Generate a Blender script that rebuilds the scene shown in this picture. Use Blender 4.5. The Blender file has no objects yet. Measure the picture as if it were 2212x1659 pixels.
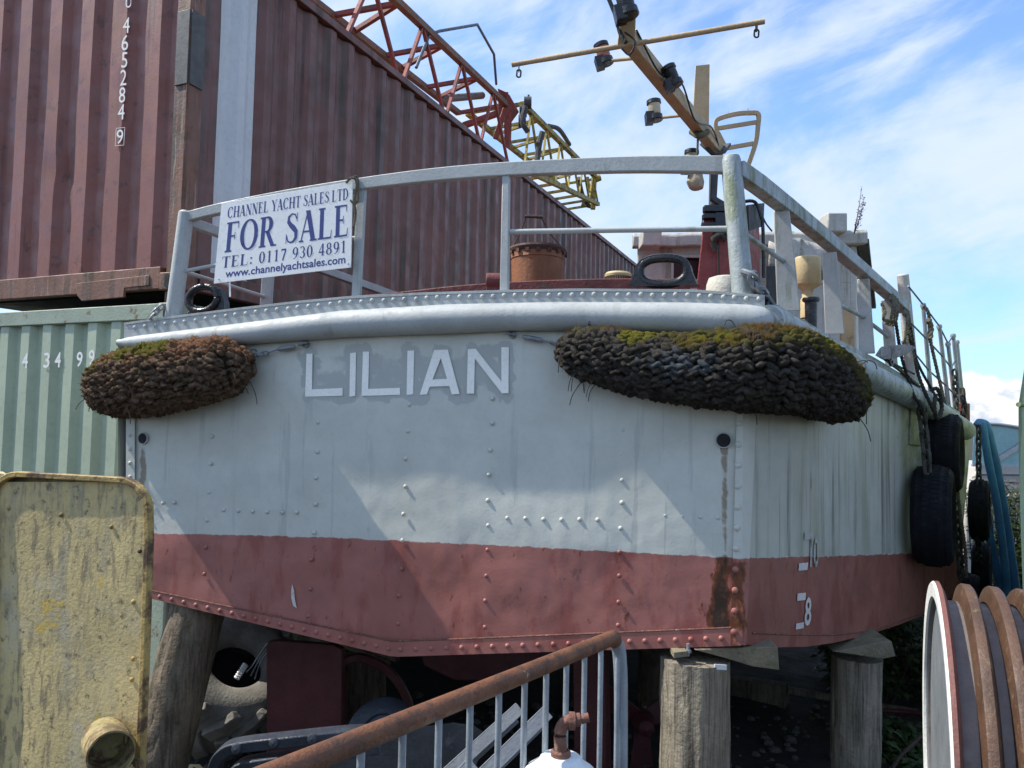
import bpy, math, random
from mathutils import Vector as V, Matrix, noise as mn
random.seed(7)
rad = math.radians
S = bpy.context.scene
COL = S.collection

# ------------------------------------------------------------------ camera
EYE = V((0, 0, 1.65)); FPX = 1661.6; PITCH = rad(3.0); ROLL = rad(1.2)
fw = V((0, math.cos(PITCH), math.sin(PITCH))); up0 = V((0, -math.sin(PITCH), math.cos(PITCH))); rt0 = V((1, 0, 0))
RT = math.cos(ROLL) * rt0 + math.sin(ROLL) * up0
UP = -math.sin(ROLL) * rt0 + math.cos(ROLL) * up0
cam = bpy.data.objects.new('camera', bpy.data.cameras.new('camera')); COL.objects.link(cam)
cam.data.sensor_width = 36; cam.data.lens = 36 * FPX / 2212.0
cam.data.clip_start = 0.05; cam.data.clip_end = 6000
M3 = Matrix((RT, UP, -fw)).transposed().to_4x4(); M3.translation = EYE
cam.matrix_world = M3
S.camera = cam

# ------------------------------------------------------------------ exposure, sky, sun
S.view_settings.view_transform = 'Standard'; S.view_settings.look = 'None'
S.view_settings.exposure = 0.95; S.view_settings.gamma = 1

def plane_dir(px, py):
    return (fw + RT * ((px - 1106) / FPX) + UP * ((829.5 - py) / FPX))
def P(px, py, y):
    d = plane_dir(px, py); return EYE + d * (y / d.y)
def hit(px, py, p0, n, off=0.0):
    d = plane_dir(px, py); q = p0 + n * off
    return EYE + d * ((q - EYE).dot(n) / d.dot(n))
def flat(v): return V((v.x, v.y, 0))

TR = P(1605, 1205, 3.5); TL = P(275, 1152, 4.375)          # the two transom corners
TU = flat(TR - TL).normalized(); TN = V((TU.y, -TU.x, 0))    # along the transom; out of it, towards the camera
SU = flat(P(1990, 1195, 5.0) - TR).normalized(); SN = V((SU.y, -SU.x, 0))
def tr(px, py, off=0.0): return hit(px, py, TR, TN, off)
def sd(px, py, off=0.0): return hit(px, py, TR, SN, off)

sun_to = (TU * -45 + TN * 7.2 + V((0, 0, 55))).normalized()
SUN_EL = math.asin(sun_to.z); SUN_ROT = math.atan2(sun_to.x, sun_to.y)
sl = bpy.data.lights.new('sun', 'SUN'); sl.energy = 3.5; sl.angle = rad(0.6); sl.color = (1, .95, .86)
so = bpy.data.objects.new('sun', sl); COL.objects.link(so)
so.rotation_euler = sun_to.to_track_quat('Z', 'Y').to_euler(); so.location = (-20, -5, 30)

W = bpy.data.worlds.new('World'); S.world = W; W.use_nodes = True
def build_world():
    nt = W.node_tree; N = nt.nodes; L = nt.links; N.clear()
    out = N.new('ShaderNodeOutputWorld'); bg = N.new('ShaderNodeBackground'); bg.inputs[1].default_value = 0.14
    sky = N.new('ShaderNodeTexSky'); sky.sky_type = 'NISHITA'; sky.sun_disc = False
    sky.sun_elevation = SUN_EL; sky.sun_rotation = SUN_ROT; sky.air_density = 1.2; sky.dust_density = .6; sky.ozone_density = 2.0
    tc = N.new('ShaderNodeTexCoord'); sep = N.new('ShaderNodeSeparateXYZ'); L.new(tc.outputs['Generated'], sep.inputs[0])
    def math_(op, a, b=None, clamp=False):
        n = N.new('ShaderNodeMath'); n.operation = op; n.use_clamp = clamp
        for i, s in enumerate((a, b)):
            if s is None: continue
            if isinstance(s, (int, float)): n.inputs[i].default_value = s
            else: L.new(s, n.inputs[i])
        return n.outputs[0]
    def ramp(src, a, b):
        n = N.new('ShaderNodeMapRange'); n.interpolation_type = 'SMOOTHSTEP'; n.inputs[1].default_value = a; n.inputs[2].default_value = b
        L.new(src, n.inputs[0]); return n.outputs[0]
    zz = math_('ADD', sep.outputs[2], .22)
    cmb = N.new('ShaderNodeCombineXYZ'); L.new(math_('DIVIDE', sep.outputs[0], zz), cmb.inputs[0]); L.new(math_('DIVIDE', sep.outputs[1], zz), cmb.inputs[1])
    def noise(vec, scale, detail, rough, mp=None, dist=0):
        n = N.new('ShaderNodeTexNoise'); n.inputs['Scale'].default_value = scale; n.inputs['Detail'].default_value = detail
        n.inputs['Roughness'].default_value = rough; n.inputs['Distortion'].default_value = dist
        if mp:
            m = N.new('ShaderNodeMapping'); m.vector_type = 'TEXTURE'; m.inputs['Location'].default_value = mp[0]; m.inputs['Rotation'].default_value = mp[1]; m.inputs['Scale'].default_value = mp[2]
            L.new(vec, m.inputs[0]); vec = m.outputs[0]
        L.new(vec, n.inputs['Vector']); return n.outputs['Fac']
    wisps = noise(tc.outputs['Generated'], 3.0, 10, .60, ((.3, 1.7, .9), (0, rad(-17), 0), (1.15, 1.0, .26)), .45)
    veil = noise(tc.outputs['Generated'], 2.3, 9, .60, ((5.15, 2.2, 3.4), (0, rad(-22), 0), (1.0, 1.0, .55)), .25)
    c1 = math_('MULTIPLY', ramp(wisps, .43, .70), .85)
    c2 = math_('MULTIPLY', ramp(veil, .42, .64), .85)
    cir = math_('SUBTRACT', math_('ADD', c1, c2), math_('MULTIPLY', c1, c2), True)
    # cumulus bank low over the horizon
    puff = noise(tc.outputs['Generated'], 9, 8, .55, ((.35, .2, .1), (0, 0, 0), (1, 1, .7)))
    low = ramp(sep.outputs[2], .115, .02)
    cu = ramp(math_('ADD', puff, math_('MULTIPLY', low, .34)), .66, .72)
    cu = math_('MULTIPLY', cu, ramp(sep.outputs[2], .16, .09))
    shade = noise(tc.outputs['Generated'], 16, 6, .6, ((1.3, .7, .05), (0, 0, 0), (1, 1, .7)))
    mixc = N.new('ShaderNodeMix'); mixc.data_type = 'RGBA'; mixc.inputs['A'].default_value = (2.5, 2.8, 3.3, 1); mixc.inputs['B'].default_value = (4.1, 4.2, 4.3, 1)
    L.new(ramp(shade, .42, .55), mixc.inputs['Factor'])
    tint = N.new('ShaderNodeMix'); tint.data_type = 'RGBA'; tint.blend_type = 'MULTIPLY'; tint.inputs['Factor'].default_value = 1
    hz = N.new('ShaderNodeMix'); hz.data_type = 'RGBA'; hz.inputs['A'].default_value = (.50, .66, .92, 1); hz.inputs['B'].default_value = (.74, .84, 1.02, 1)
    L.new(ramp(sep.outputs[2], .02, .42), hz.inputs['Factor']); L.new(hz.outputs['Result'], tint.inputs['B']); L.new(sky.outputs[0], tint.inputs['A'])
    m1 = N.new('ShaderNodeMix'); m1.data_type = 'RGBA'; m1.inputs['B'].default_value = (3.05, 3.45, 4.05, 1)
    L.new(cir, m1.inputs['Factor']); L.new(tint.outputs['Result'], m1.inputs['A'])
    m2 = N.new('ShaderNodeMix'); m2.data_type = 'RGBA'; L.new(cu, m2.inputs['Factor']); L.new(m1.outputs['Result'], m2.inputs['A']); L.new(mixc.outputs['Result'], m2.inputs['B'])
    L.new(m2.outputs['Result'], bg.inputs[0]); L.new(bg.outputs[0], out.inputs[0])
build_world()

# ------------------------------------------------------------------ materials
def material(name, base, rough=.55, metal=0.0, var=.25, vscale=4.0, streaks=(), spots=(), bump=.15, bscale=70., dents=0.0, attrs=(), spec=.5, fine=.12, grain=None):
    """weathered surface. streaks: (colour, lo, hi, amount, xy scale, z scale); spots: (colour, lo, hi, amount, scale); attrs: (attribute, colour, noise amount)"""
    m = bpy.data.materials.new(name); m.use_nodes = True
    nt = m.node_tree; N = nt.nodes; L = nt.links
    b = N['Principled BSDF']; b.inputs['Metallic'].default_value = metal; b.inputs['Specular IOR Level'].default_value = spec
    tc = N.new('ShaderNodeTexCoord'); co = tc.outputs['Object']
    def noise(scale, detail=6, rgh=.6, mp=None, loc=(0, 0, 0)):
        n = N.new('ShaderNodeTexNoise'); n.inputs['Scale'].default_value = scale; n.inputs['Detail'].default_value = detail; n.inputs['Roughness'].default_value = rgh
        mpn = N.new('ShaderNodeMapping'); mpn.inputs['Scale'].default_value = mp or (1, 1, 1); mpn.inputs['Location'].default_value = loc
        L.new(co, mpn.inputs[0]); L.new(mpn.outputs[0], n.inputs['Vector']); return n.outputs['Fac']
    def rng(src, a, b_, lo=0., hi=1.):
        n = N.new('ShaderNodeMapRange'); n.inputs[1].default_value = a; n.inputs[2].default_value = b_; n.inputs[3].default_value = lo; n.inputs[4].default_value = hi
        n.interpolation_type = 'SMOOTHSTEP'; L.new(src, n.inputs[0]); return n.outputs[0]
    def mix(fac, a, bcol):
        n = N.new('ShaderNodeMix'); n.data_type = 'RGBA'; L.new(fac, n.inputs['Factor'])
        for s, k in ((a, 'A'), (bcol, 'B')):
            if isinstance(s, tuple): n.inputs[k].default_value = (*s[:3], 1)
            else: L.new(s, n.inputs[k])
        return n.outputs['Result']
    def mul(a, c):
        n = N.new('ShaderNodeMath'); n.operation = 'MULTIPLY'; L.new(a, n.inputs[0])
        if isinstance(c, (int, float)): n.inputs[1].default_value = c
        else: L.new(c, n.inputs[1])
        return n.outputs[0]
    dk = tuple(c * (1 - var) for c in base); lt = tuple(min(1, c * (1 + var * .7)) for c in base)
    col = mix(rng(noise(vscale, 8, .65), .3, .7), dk, lt)
    if fine:
        col = mix(rng(noise(vscale * 14, 4, .6, None, (4, 2, 7)), .45, .75, 0, fine * 2), col, tuple(c * .5 for c in base))
    if grain:
        col = mix(rng(noise(grain[0], 5, .7, grain[1]), .4, .7, 0, grain[3]), col, grain[2])
    k = 0
    for c, lo, hi, amt, sx, sz in streaks:
        k += 1
        msk = mul(rng(noise(1, 6, .6, (sx, sx, sz), (k * 3.7, k * 1.9, k * 5.1)), lo, hi, 0, amt), rng(noise(1.7, 3, .5, None, (k * 9.1, 0, 3)), .3, .62))
        col = mix(msk, col, c)
    for c, lo, hi, amt, sc in spots:
        k += 1
        col = mix(rng(noise(sc, 8, .68, None, (k * 2.3, k * 6.1, k)), lo, hi, 0, amt), col, c)
    for an, c, na in attrs:
        at = N.new('ShaderNodeAttribute'); at.attribute_name = an
        if na is None:
            msk = at.outputs['Fac']
        else:
            k += 1
            ad = N.new('ShaderNodeMath'); ad.operation = 'ADD'; L.new(at.outputs['Fac'], ad.inputs[0])
            nn = N.new('ShaderNodeMath'); nn.operation = 'MULTIPLY_ADD'; L.new(noise(9, 7, .7, None, (k, k * 2, 5)), nn.inputs[0]); nn.inputs[1].default_value = na; nn.inputs[2].default_value = -na * .5
            L.new(nn.outputs[0], ad.inputs[1]); msk = rng(ad.outputs[0], .38, .62)
            msk = mul(msk, .9)
        col = mix(msk, col, c)
    L.new(col, b.inputs['Base Color'])
    L.new(rng(noise(vscale * 3, 5), .3, .7, max(.05, rough - .12), min(1, rough + .15)), b.inputs['Roughness'])
    hgt = noise(bscale, 5, .6)
    if dents:
        a2 = N.new('ShaderNodeMath'); a2.operation = 'MULTIPLY_ADD'; L.new(noise(3.2, 2, .4, None, (8, 8, 1)), a2.inputs[0]); a2.inputs[1].default_value = dents; L.new(hgt, a2.inputs[2]); hgt = a2.outputs[0]
    bp = N.new('ShaderNodeBump'); bp.inputs['Strength'].default_value = bump; bp.inputs['Distance'].default_value = .01
    L.new(hgt, bp.inputs['Height']); L.new(bp.outputs[0], b.inputs['Normal'])
    return m

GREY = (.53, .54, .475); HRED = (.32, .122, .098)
def hull_material(name, streaks, grey, red, extra_attrs=()):
    """grey topsides over red below the painted waterline; attribute wl = metres above that line"""
    m = material(name, grey, .45, 0, .10, 2.2, streaks, ((tuple(c * .45 for c in grey), .70, .76, .7, 21.),), .10, 60, 1.2, extra_attrs, fine=.05)
    nt = m.node_tree; N = nt.nodes; L = nt.links; b = N['Principled BSDF']
    grey_out = b.inputs['Base Color'].links[0].from_socket
    tc = N.new('ShaderNodeTexCoord')
    def noise(scale, mp, loc, det=6, rg=.62):
        mpn = N.new('ShaderNodeMapping'); mpn.inputs['Scale'].default_value = mp; mpn.inputs['Location'].default_value = loc; L.new(tc.outputs['Object'], mpn.inputs[0])
        n = N.new('ShaderNodeTexNoise'); n.inputs['Scale'].default_value = scale; n.inputs['Detail'].default_value = det; n.inputs['Roughness'].default_value = rg; L.new(mpn.outputs[0], n.inputs['Vector']); return n.outputs['Fac']
    def rng(src, a, c, lo=0, hi=1):
        n = N.new('ShaderNodeMapRange'); n.inputs[1].default_value = a; n.inputs[2].default_value = c; n.inputs[3].default_value = lo; n.inputs[4].default_value = hi; L.new(src, n.inputs[0]); return n.outputs[0]
    def mix(f, a, c):
        n = N.new('ShaderNodeMix'); n.data_type = 'RGBA'; L.new(f, n.inputs['Factor'])
        for s, k in ((a, 'A'), (c, 'B')):
            if isinstance(s, tuple): n.inputs[k].default_value = (*s[:3], 1)
            else: L.new(s, n.inputs[k])
        return n.outputs['Result']
    r = mix(rng(noise(3, (1, 1, 1), (1, 2, 3)), .35, .65), tuple(c * .84 for c in red), tuple(c * 1.16 for c in red))
    r = mix(rng(noise(1, (7, 7, 2.2), (5, 0, 1)), .52, .60, 0, .55), r, (red[0] * .72, red[1] * .45, red[2] * .45))
    r = mix(rng(noise(14, (1, 1, .5), (2, 7, 1)), .64, .70, 0, .5), r, (.10, .05, .045))
    r = mix(rng(noise(60, (1, 1, 1), (2, 7, 9)), .70, .74, 0, .6), r, (.5, .36, .34))
    rust = N.new('ShaderNodeAttribute'); rust.attribute_name = 'rust'
    rn = N.new('ShaderNodeMath'); rn.operation = 'MULTIPLY_ADD'; L.new(noise(24, (1, 1, .45), (3, 1, 8), 8, .7), rn.inputs[0]); rn.inputs[1].default_value = 2.4; rn.inputs[2].default_value = -1.25
    rs = N.new('ShaderNodeMath'); rs.operation = 'ADD'; L.new(rn.outputs[0], rs.inputs[0]); L.new(rust.outputs['Fac'], rs.inputs[1])
    r = mix(rng(rs.outputs[0], .22, .42), r, (.15, .042, .014)); r = mix(rng(rs.outputs[0], .50, .78), r, (.035, .018, .010))
    wl = N.new('ShaderNodeAttribute'); wl.attribute_name = 'wl'
    jag = N.new('ShaderNodeMath'); jag.operation = 'MULTIPLY_ADD'; L.new(noise(14, (1, 1, 1), (0, 0, 4)), jag.inputs[0]); jag.inputs[1].default_value = .022; jag.inputs[2].default_value = -.011
    ad = N.new('ShaderNodeMath'); ad.operation = 'ADD'; L.new(wl.outputs['Fac'], ad.inputs[0]); L.new(jag.outputs[0], ad.inputs[1])
    red_f = rng(ad.outputs[0], .002, -.002)
    # pale flaked paint line where the two paints meet
    pale = N.new('ShaderNodeMath'); pale.operation = 'MULTIPLY'
    L.new(rng(noise(20, (1, 1, 1), (6, 6, 6)), .5, .6), pale.inputs[0]); ab = N.new('ShaderNodeMath'); ab.operation = 'ABSOLUTE'; L.new(ad.outputs[0], ab.inputs[0]); L.new(rng(ab.outputs[0], .006, .001, 0, .8), pale.inputs[1])
    col = mix(red_f, grey_out, r)
    col = mix(pale.outputs[0], col, (.6, .6, .56))
    L.new(col, b.inputs['Base Color'])
    return m

M = {}
GRIME = (.115, .115, .085); GREEN = (.13, .15, .075)
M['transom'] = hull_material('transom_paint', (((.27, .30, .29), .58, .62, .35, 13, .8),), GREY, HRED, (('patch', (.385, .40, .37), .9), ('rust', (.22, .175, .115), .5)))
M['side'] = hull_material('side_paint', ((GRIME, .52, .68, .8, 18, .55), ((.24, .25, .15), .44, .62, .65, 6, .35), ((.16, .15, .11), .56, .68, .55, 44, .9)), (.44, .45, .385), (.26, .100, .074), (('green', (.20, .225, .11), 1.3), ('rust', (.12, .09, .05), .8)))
M['post'] = material('pale_post_paint', (.41, .41, .385), .5, 0, .10, 5, (((.20, .22, .15), .55, .66, .7, 16, 3),), (((.15, .17, .09), .60, .72, .6, 7), ((.1, .1, .09), .70, .76, .5, 24)), .12, 60, 1)
M['rail'] = material('grey_rail_paint', (.39, .41, .395), .56, 0, .10, 5, (((.2, .22, .19), .55, .65, .5, 14, 3),), (((.1, .1, .09), .66, .73, .6, 24), ((.16, .09, .05), .70, .74, .7, 9)), .16, 70, 1.5)
M['mossrail'] = material('algae_stained_grey_paint', (.34, .38, .38), .45, 0, .12, 5, (((.15, .18, .08), .45, .62, .85, 22, 4),), (((.11, .14, .06), .55, .70, .7, 9), ((.08, .08, .07), .68, .75, .6, 26)), .4, 60, 2)
M['black'] = material('black_gloss_paint', (.012, .013, .015), .28, 0, .3, 8, bump=.4, bscale=50)
M['blackmat'] = material('black_rubber', (.008, .008, .009), .7, 0, .3, 10, (), (((.03, .03, .028), .55, .7, .6, 12),), .3, 90)
M['tyre'] = material('old_tyre_rubber', (.008, .009, .012), .8, 0, .35, 8, (), (((.028, .03, .036), .58, .72, .7, 9),), .4, 80, spec=.2)
M['letter'] = material('worn_white_lettering', (.93, .92, .84), .6, 0, .05, 6, (), (((.34, .36, .35), .66, .72, .6, 34), ((.6, .62, .6), .62, .72, .6, 11)), .2, 60)
M['mark'] = material('white_draft_paint', (.6, .58, .54), .6, 0, .1, 8, (), (((.3, .1, .09), .62, .70, .7, 25),))
M['faded'] = material('faded_draft_paint', (.42, .42, .38), .7, 0, .1, 8, (), ((GRIME, .5, .62, .9, 18),))
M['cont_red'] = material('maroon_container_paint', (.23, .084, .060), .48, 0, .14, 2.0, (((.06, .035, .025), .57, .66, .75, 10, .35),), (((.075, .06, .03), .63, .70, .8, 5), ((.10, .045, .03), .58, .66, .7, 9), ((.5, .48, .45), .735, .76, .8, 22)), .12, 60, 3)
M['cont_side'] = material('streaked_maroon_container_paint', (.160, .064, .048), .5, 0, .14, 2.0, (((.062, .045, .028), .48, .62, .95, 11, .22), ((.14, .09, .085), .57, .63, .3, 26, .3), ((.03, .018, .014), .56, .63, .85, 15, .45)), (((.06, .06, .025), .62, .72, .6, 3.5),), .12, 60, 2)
M['cont_rust'] = material('rusty_maroon_steel', (.20, .092, .056), .6, 0, .22, 3, (((.045, .036, .018), .50, .60, .9, 20, .8), ((.36, .30, .25), .60, .64, .7, 50, 2.5)), (((.07, .05, .025), .55, .68, .7, 7), ((.42, .38, .33), .70, .74, .6, 24)), .3, 50, 2)
M['cont_white'] = material('white_container_stripe', (.60, .62, .61), .5, 0, .06, 2, (((.36, .39, .41), .6, .7, .5, 9, .4),), (((.08, .08, .08), .735, .755, .8, 14),), .1, 60, 2)
M['cont_patch'] = material('grey_repair_plate', (.085, .085, .08), .6, 0, .2, 6, (((.05, .045, .04), .5, .66, .6, 18, 2),), (), .12, 50)
M['cont_green'] = material('pale_green_container_paint', (.36, .42, .30), .5, 0, .10, 1.6, (((.16, .10, .05), .64, .69, .7, 20, .6),), (((.12, .07, .03), .70, .74, .9, 9), ((.22, .27, .2), .55, .75, .4, 3)), .12, 60, 2)
M['cont_green_rail'] = material('rust_flecked_green_steel', (.27, .32, .24), .55, 0, .15, 4, (), (((.15, .075, .03), .57, .64, .9, 9),), .3, 60)
M['white_num'] = material('white_stencil_paint', (.72, .72, .70), .6, 0, .06, 6)
M['dark'] = material('black_shade_fill', (.012, .012, .013), .8)  # near-black colour standing for shade in holes and under the container floor
M['sign'] = material('white_sign_board', (.82, .82, .79), .38, 0, .04, 3, (), (((.5, .5, .5), .66, .74, .4, 26),), .03, 90)
M['sign_blue'] = material('blue_sign_ink', (.030, .045, .20), .45, 0, .12, 6, (), (((.4, .42, .5), .74, .77, .6, 60),), .03, 90)
M['yellow'] = material('flaking_yellow_paint', (.52, .405, .18), .7, 0, .10, 3, (((.19, .15, .09), .48, .63, .8, 46, 11), ((.28, .25, .16), .5, .64, .7, 14, 3.5)), (((.46, .41, .27), .50, .66, .7, 3.2), ((.52, .36, .07), .62, .66, .85, 6.), ((.11, .095, .06), .55, .68, .85, 34)), .25, 90, 1)
M['yellow_rim'] = material('rusty_yellow_rim', (.36, .25, .08), .65, 0, .25, 5, (), (((.07, .035, .02), .46, .60, .95, 9), ((.3, .25, .1), .6, .7, .6, 20)), .5, 60)
M['lichen'] = material('lichened_yellow_pipe', (.29, .235, .10), .8, 0, .35, 10, (), (((.11, .055, .028), .46, .58, .9, 16), ((.10, .11, .045), .55, .66, .8, 19), ((.28, .31, .30), .64, .7, .8, 22)), .7, 60)
M['rust'] = material('rusted_tube', (.165, .062, .024), .55, 0, .35, 9, (), (((.06, .03, .018), .50, .64, .8, 22), ((.34, .34, .32), .70, .73, .8, 13)), .4, 120)
M['galv'] = material('galvanised_steel', (.32, .36, .39), .42, .35, .18, 12, (((.16, .17, .18), .5, .65, .6, 40, 3),), (((.14, .085, .05), .70, .76, .6, 30),), .2, 120)
M['galv_dull'] = material('dull_galvanised_chain', (.27, .29, .31), .5, .4, .25, 20, (), (((.12, .08, .05), .6, .72, .5, 40),), .3, 120)
M['rustchain'] = material('grimy_chain', (.055, .055, .046), .7, .2, .3, 20, (), (((.11, .06, .03), .58, .7, .7, 30),), .4, 100)
M['rope'] = material('old_rope', (.17, .155, .11), .9, 0, .3, 30, (), (((.075, .08, .045), .5, .66, .8, 14),), .5, 160, spec=.1)
M['ropedark'] = material('tarred_rope', (.05, .05, .045), .9, 0, .3, 30, (), (((.10, .09, .06), .56, .7, .6, 14),), .5, 160, spec=.1)
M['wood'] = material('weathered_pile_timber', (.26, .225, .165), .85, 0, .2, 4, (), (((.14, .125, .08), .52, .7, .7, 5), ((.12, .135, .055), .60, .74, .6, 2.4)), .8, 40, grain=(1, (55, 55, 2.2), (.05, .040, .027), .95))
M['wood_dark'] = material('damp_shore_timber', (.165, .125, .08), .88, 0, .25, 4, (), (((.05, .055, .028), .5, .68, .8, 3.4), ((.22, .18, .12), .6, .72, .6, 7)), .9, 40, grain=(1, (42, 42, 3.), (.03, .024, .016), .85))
M['wedge'] = material('mossy_wedge_timber', (.20, .175, .115), .9, 0, .25, 6, (), (((.10, .115, .045), .5, .64, .8, 9), ((.06, .05, .035), .58, .7, .7, 20)), .9, 60)
M['tan'] = material('tan_mast_paint', (.46, .335, .185), .6, 0, .14, 6, (), (((.17, .12, .06), .58, .72, .7, 12), ((.10, .085, .05), .68, .74, .7, 30)), .35, 70)
M['tanpale'] = material('pale_cloth_cover', (.40, .34, .24), .9, 0, .2, 9, (), (((.15, .13, .06), .5, .66, .7, 12),), .6, 40)
M['lampbody'] = material('faded_red_lamp_glass', (.30, .10, .07), .4, 0, .2, 9)
M['lampclear'] = material('dirty_clear_lamp_glass', (.42, .38, .27), .4, 0, .2, 9)
M['wheel'] = material('peeling_white_paint', (.46, .45, .41), .6, 0, .12, 4, (((.20, .18, .13), .52, .66, .8, 12, 1.2),), (((.13, .10, .07), .64, .70, .8, 7), ((.22, .23, .15), .58, .72, .6, 15)), .5, 40, 3)
M['glassdark'] = material('dark_cabin_glass', (.012, .016, .02), .12, 0, .2, 4, fine=0)
M['funnel'] = material('flaking_red_funnel_paint', (.25, .042, .036), .5, 0, .2, 5, (((.06, .02, .015), .55, .66, .8, 14, 1.2),), (((.05, .03, .025), .64, .70, .9, 12), ((.33, .12, .11), .66, .74, .5, 25)), .6, 40, 3)
M['soot'] = material('sooty_grey_steel', (.055, .058, .06), .7, 0, .3, 6, (), (((.16, .17, .17), .58, .7, .6, 8),), .5, 50)
M['cream'] = material('stained_cream_paint', (.50, .39, .205), .55, 0, .1, 5, (((.16, .12, .05), .55, .68, .75, 18, 1.5),), (), .25, 60)
M['whitevent'] = material('chalky_white_paint', (.55, .54, .46), .7, 0, .12, 8, (), (((.28, .26, .18), .56, .7, .6, 11),), .5, 60)
M['bucket'] = material('rusty_bucket_steel', (.235, .088, .035), .65, 0, .25, 5, (((.10, .035, .015), .5, .64, .8, 15, 1.4),), (((.09, .045, .03), .58, .7, .6, 9),), .3, 70)
M['bucketdark'] = material('dark_rusty_rim', (.075, .035, .025), .75, 0, .3, 9, bump=.5)
M['deckred'] = material('dark_red_deck_paint', (.13, .032, .028), .65, 0, .3, 6, (), (((.06, .05, .035), .55, .66, .8, 8),), .5, 60)
M['rudder'] = material('dark_red_antifouling', (.085, .018, .018), .6, 0, .25, 3, (((.035, .01, .01), .5, .7, .6, 9, 1),), (((.4, .35, .33), .76, .78, .6, 30),), .3, 50, 2)
M['jibred'] = material('weathered_red_lattice_paint', (.24, .042, .027), .6, 0, .2, 6, (), (((.10, .04, .02), .48, .62, .8, 5),), .2, 60)
M['jibrust'] = material('browned_lattice_chord', (.20, .11, .065), .7, 0, .25, 6, (), (((.26, .06, .035), .52, .64, .7, 5),), .3, 60)
M['jibyellow'] = material('weathered_yellow_lattice_paint', (.38, .28, .04), .65, 0, .2, 6, (), (((.10, .095, .04), .46, .60, .85, 5),), .3, 60)
M['steelrod'] = material('dark_grey_rod', (.10, .13, .17), .5, .3, .2, 8)
M['navy'] = material('dark_navy_steel', (.035, .042, .055), .45, .2, .25, 6, (), (((.09, .085, .08), .6, .72, .6, 14),), .3, 70)
M['grey_board'] = material('silvered_grey_board', (.19, .205, .22), .6, 0, .16, 6, (), (((.09, .09, .085), .58, .7, .7, 10), ((.30, .31, .32), .64, .7, .5, 25)), .3, 60)
M['plank'] = material('weathered_plank', (.27, .26, .27), .7, 0, .2, 9, (), (((.05, .045, .045), .54, .60, .85, 11),), .5, 50, grain=(1, (30, 30, 120), (.10, .09, .09), .8))
M['gasw'] = material('chalky_white_cylinder_paint', (.66, .70, .70), .5, 0, .06, 6, (), (((.22, .08, .05), .66, .70, .9, 16),), .3, 50)
M['rustpink'] = material('scaled_pink_rust_pipe', (.17, .075, .05), .8, 0, .35, 18, (), (((.36, .31, .28), .58, .66, .7, 34), ((.07, .03, .02), .55, .66, .85, 24)), .7, 90)
M['drumrust'] = material('brown_rusted_fin', (.078, .038, .020), .6, 0, .3, 6, (), (((.15, .12, .055), .56, .66, .6, 30), ((.055, .028, .016), .55, .68, .7, 5)), .35, 90)
M['drumend'] = material('dull_grey_drum_end', (.15, .165, .175), .6, 0, .15, 5, (), (((.08, .05, .035), .68, .74, .8, 20),), .2, 80)
M['drumgrey'] = material('grey_drum_steel', (.175, .145, .130), .55, .2, .12, 6, (), (((.10, .065, .045), .56, .68, .7, 9),), .2, 80)
M['drumred'] = material('maroon_fin_paint', (.17, .065, .050), .6, 0, .15, 7, (), (((.09, .05, .03), .6, .7, .6, 12),), .3, 80)
M['drumwhite'] = material('chipped_white_rim_paint', (.62, .62, .58), .6, 0, .08, 8, (), (((.15, .07, .04), .66, .70, .9, 26),), .4, 80)
M['tarp'] = material('blue_lay_flat_hose', (.055, .205, .36), .55, 0, .18, 5, (), (((.03, .11, .2), .55, .7, .6, 7),), .4, 25, 3)
M['blueplastic'] = material('blue_plastic_pipe', (.10, .22, .35), .5, 0, .15, 5)
M['palegreen'] = material('pale_green_hull_paint', (.36, .46, .27), .5, 0, .12, 3, (((.13, .17, .06), .5, .62, .8, 14, 1),), (), .2, 50)
M['cruiser'] = material('cream_glassfibre_hull', (.45, .43, .38), .35, 0, .05, 2, bump=.03)
M['cruiserstripe'] = material('navy_hull_stripe', (.05, .06, .09), .4)
M['tealglass'] = material('teal_tinted_screen', (.30, .50, .50), .15, 0, .08, 3, (), (), .02)
M['alu'] = material('dull_aluminium', (.42, .43, .45), .4, .6, .1, 8)
M['soil'] = material('shade_darkened_soil', (.026, .022, .017), .95, 0, .35, 1.5, (), (((.05, .044, .035), .58, .68, .7, 9), ((.03, .045, .018), .55, .66, .7, 2.5)), 1.0, 18)  # base darkened to stand for the black shade under the hull
M['leaf'] = material('nettle_leaf', (.062, .105, .030), .6, 0, .4, 9, bump=.2, fine=.2)
M['leafsunlit'] = material('seeding_bush_leaf', (.27, .31, .06), .65, 0, .4, 9, bump=.2, fine=.2)  # leaf colour brightened in place of sunlight on and through the leaves
M['flower'] = material('faded_pink_flower_head', (.45, .30, .22), .8, 0, .3, 20)
M['twig'] = material('brown_twig', (.075, .05, .04), .9, 0, .3, 20)
M['coir_core'] = material('dark_fender_core', (.018, .016, .012), .95, 0, .4, 20, spec=.1)
M['coir'] = material('brown_coir_rope', (.175, .118, .080), .98, 0, .5, 15, (), (((.030, .024, .018), .50, .64, .8, 22), ((.05, .05, .03), .55, .66, .6, 8)), 1.0, 260, attrs=(('top', (.200, .105, .060), .9), ('moss', (.100, .100, .018), .7)), spec=.02)
M['tarred'] = material('weathered_dark_fender_rope', (.068, .060, .050), .9, 0, .5, 16, (), (((.012, .012, .011), .5, .64, .85, 26), ((.10, .095, .09), .62, .70, .5, 34)), 1.0, 260, attrs=(('blue', (.075, .088, .098), .9), ('moss', (.080, .070, .018), .9), ('top', (.120, .110, .016), .9)), spec=.08)
M['fibre'] = material('loose_brown_fibre', (.10, .065, .038), .95, 0, .4, 30, spec=.1)
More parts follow.
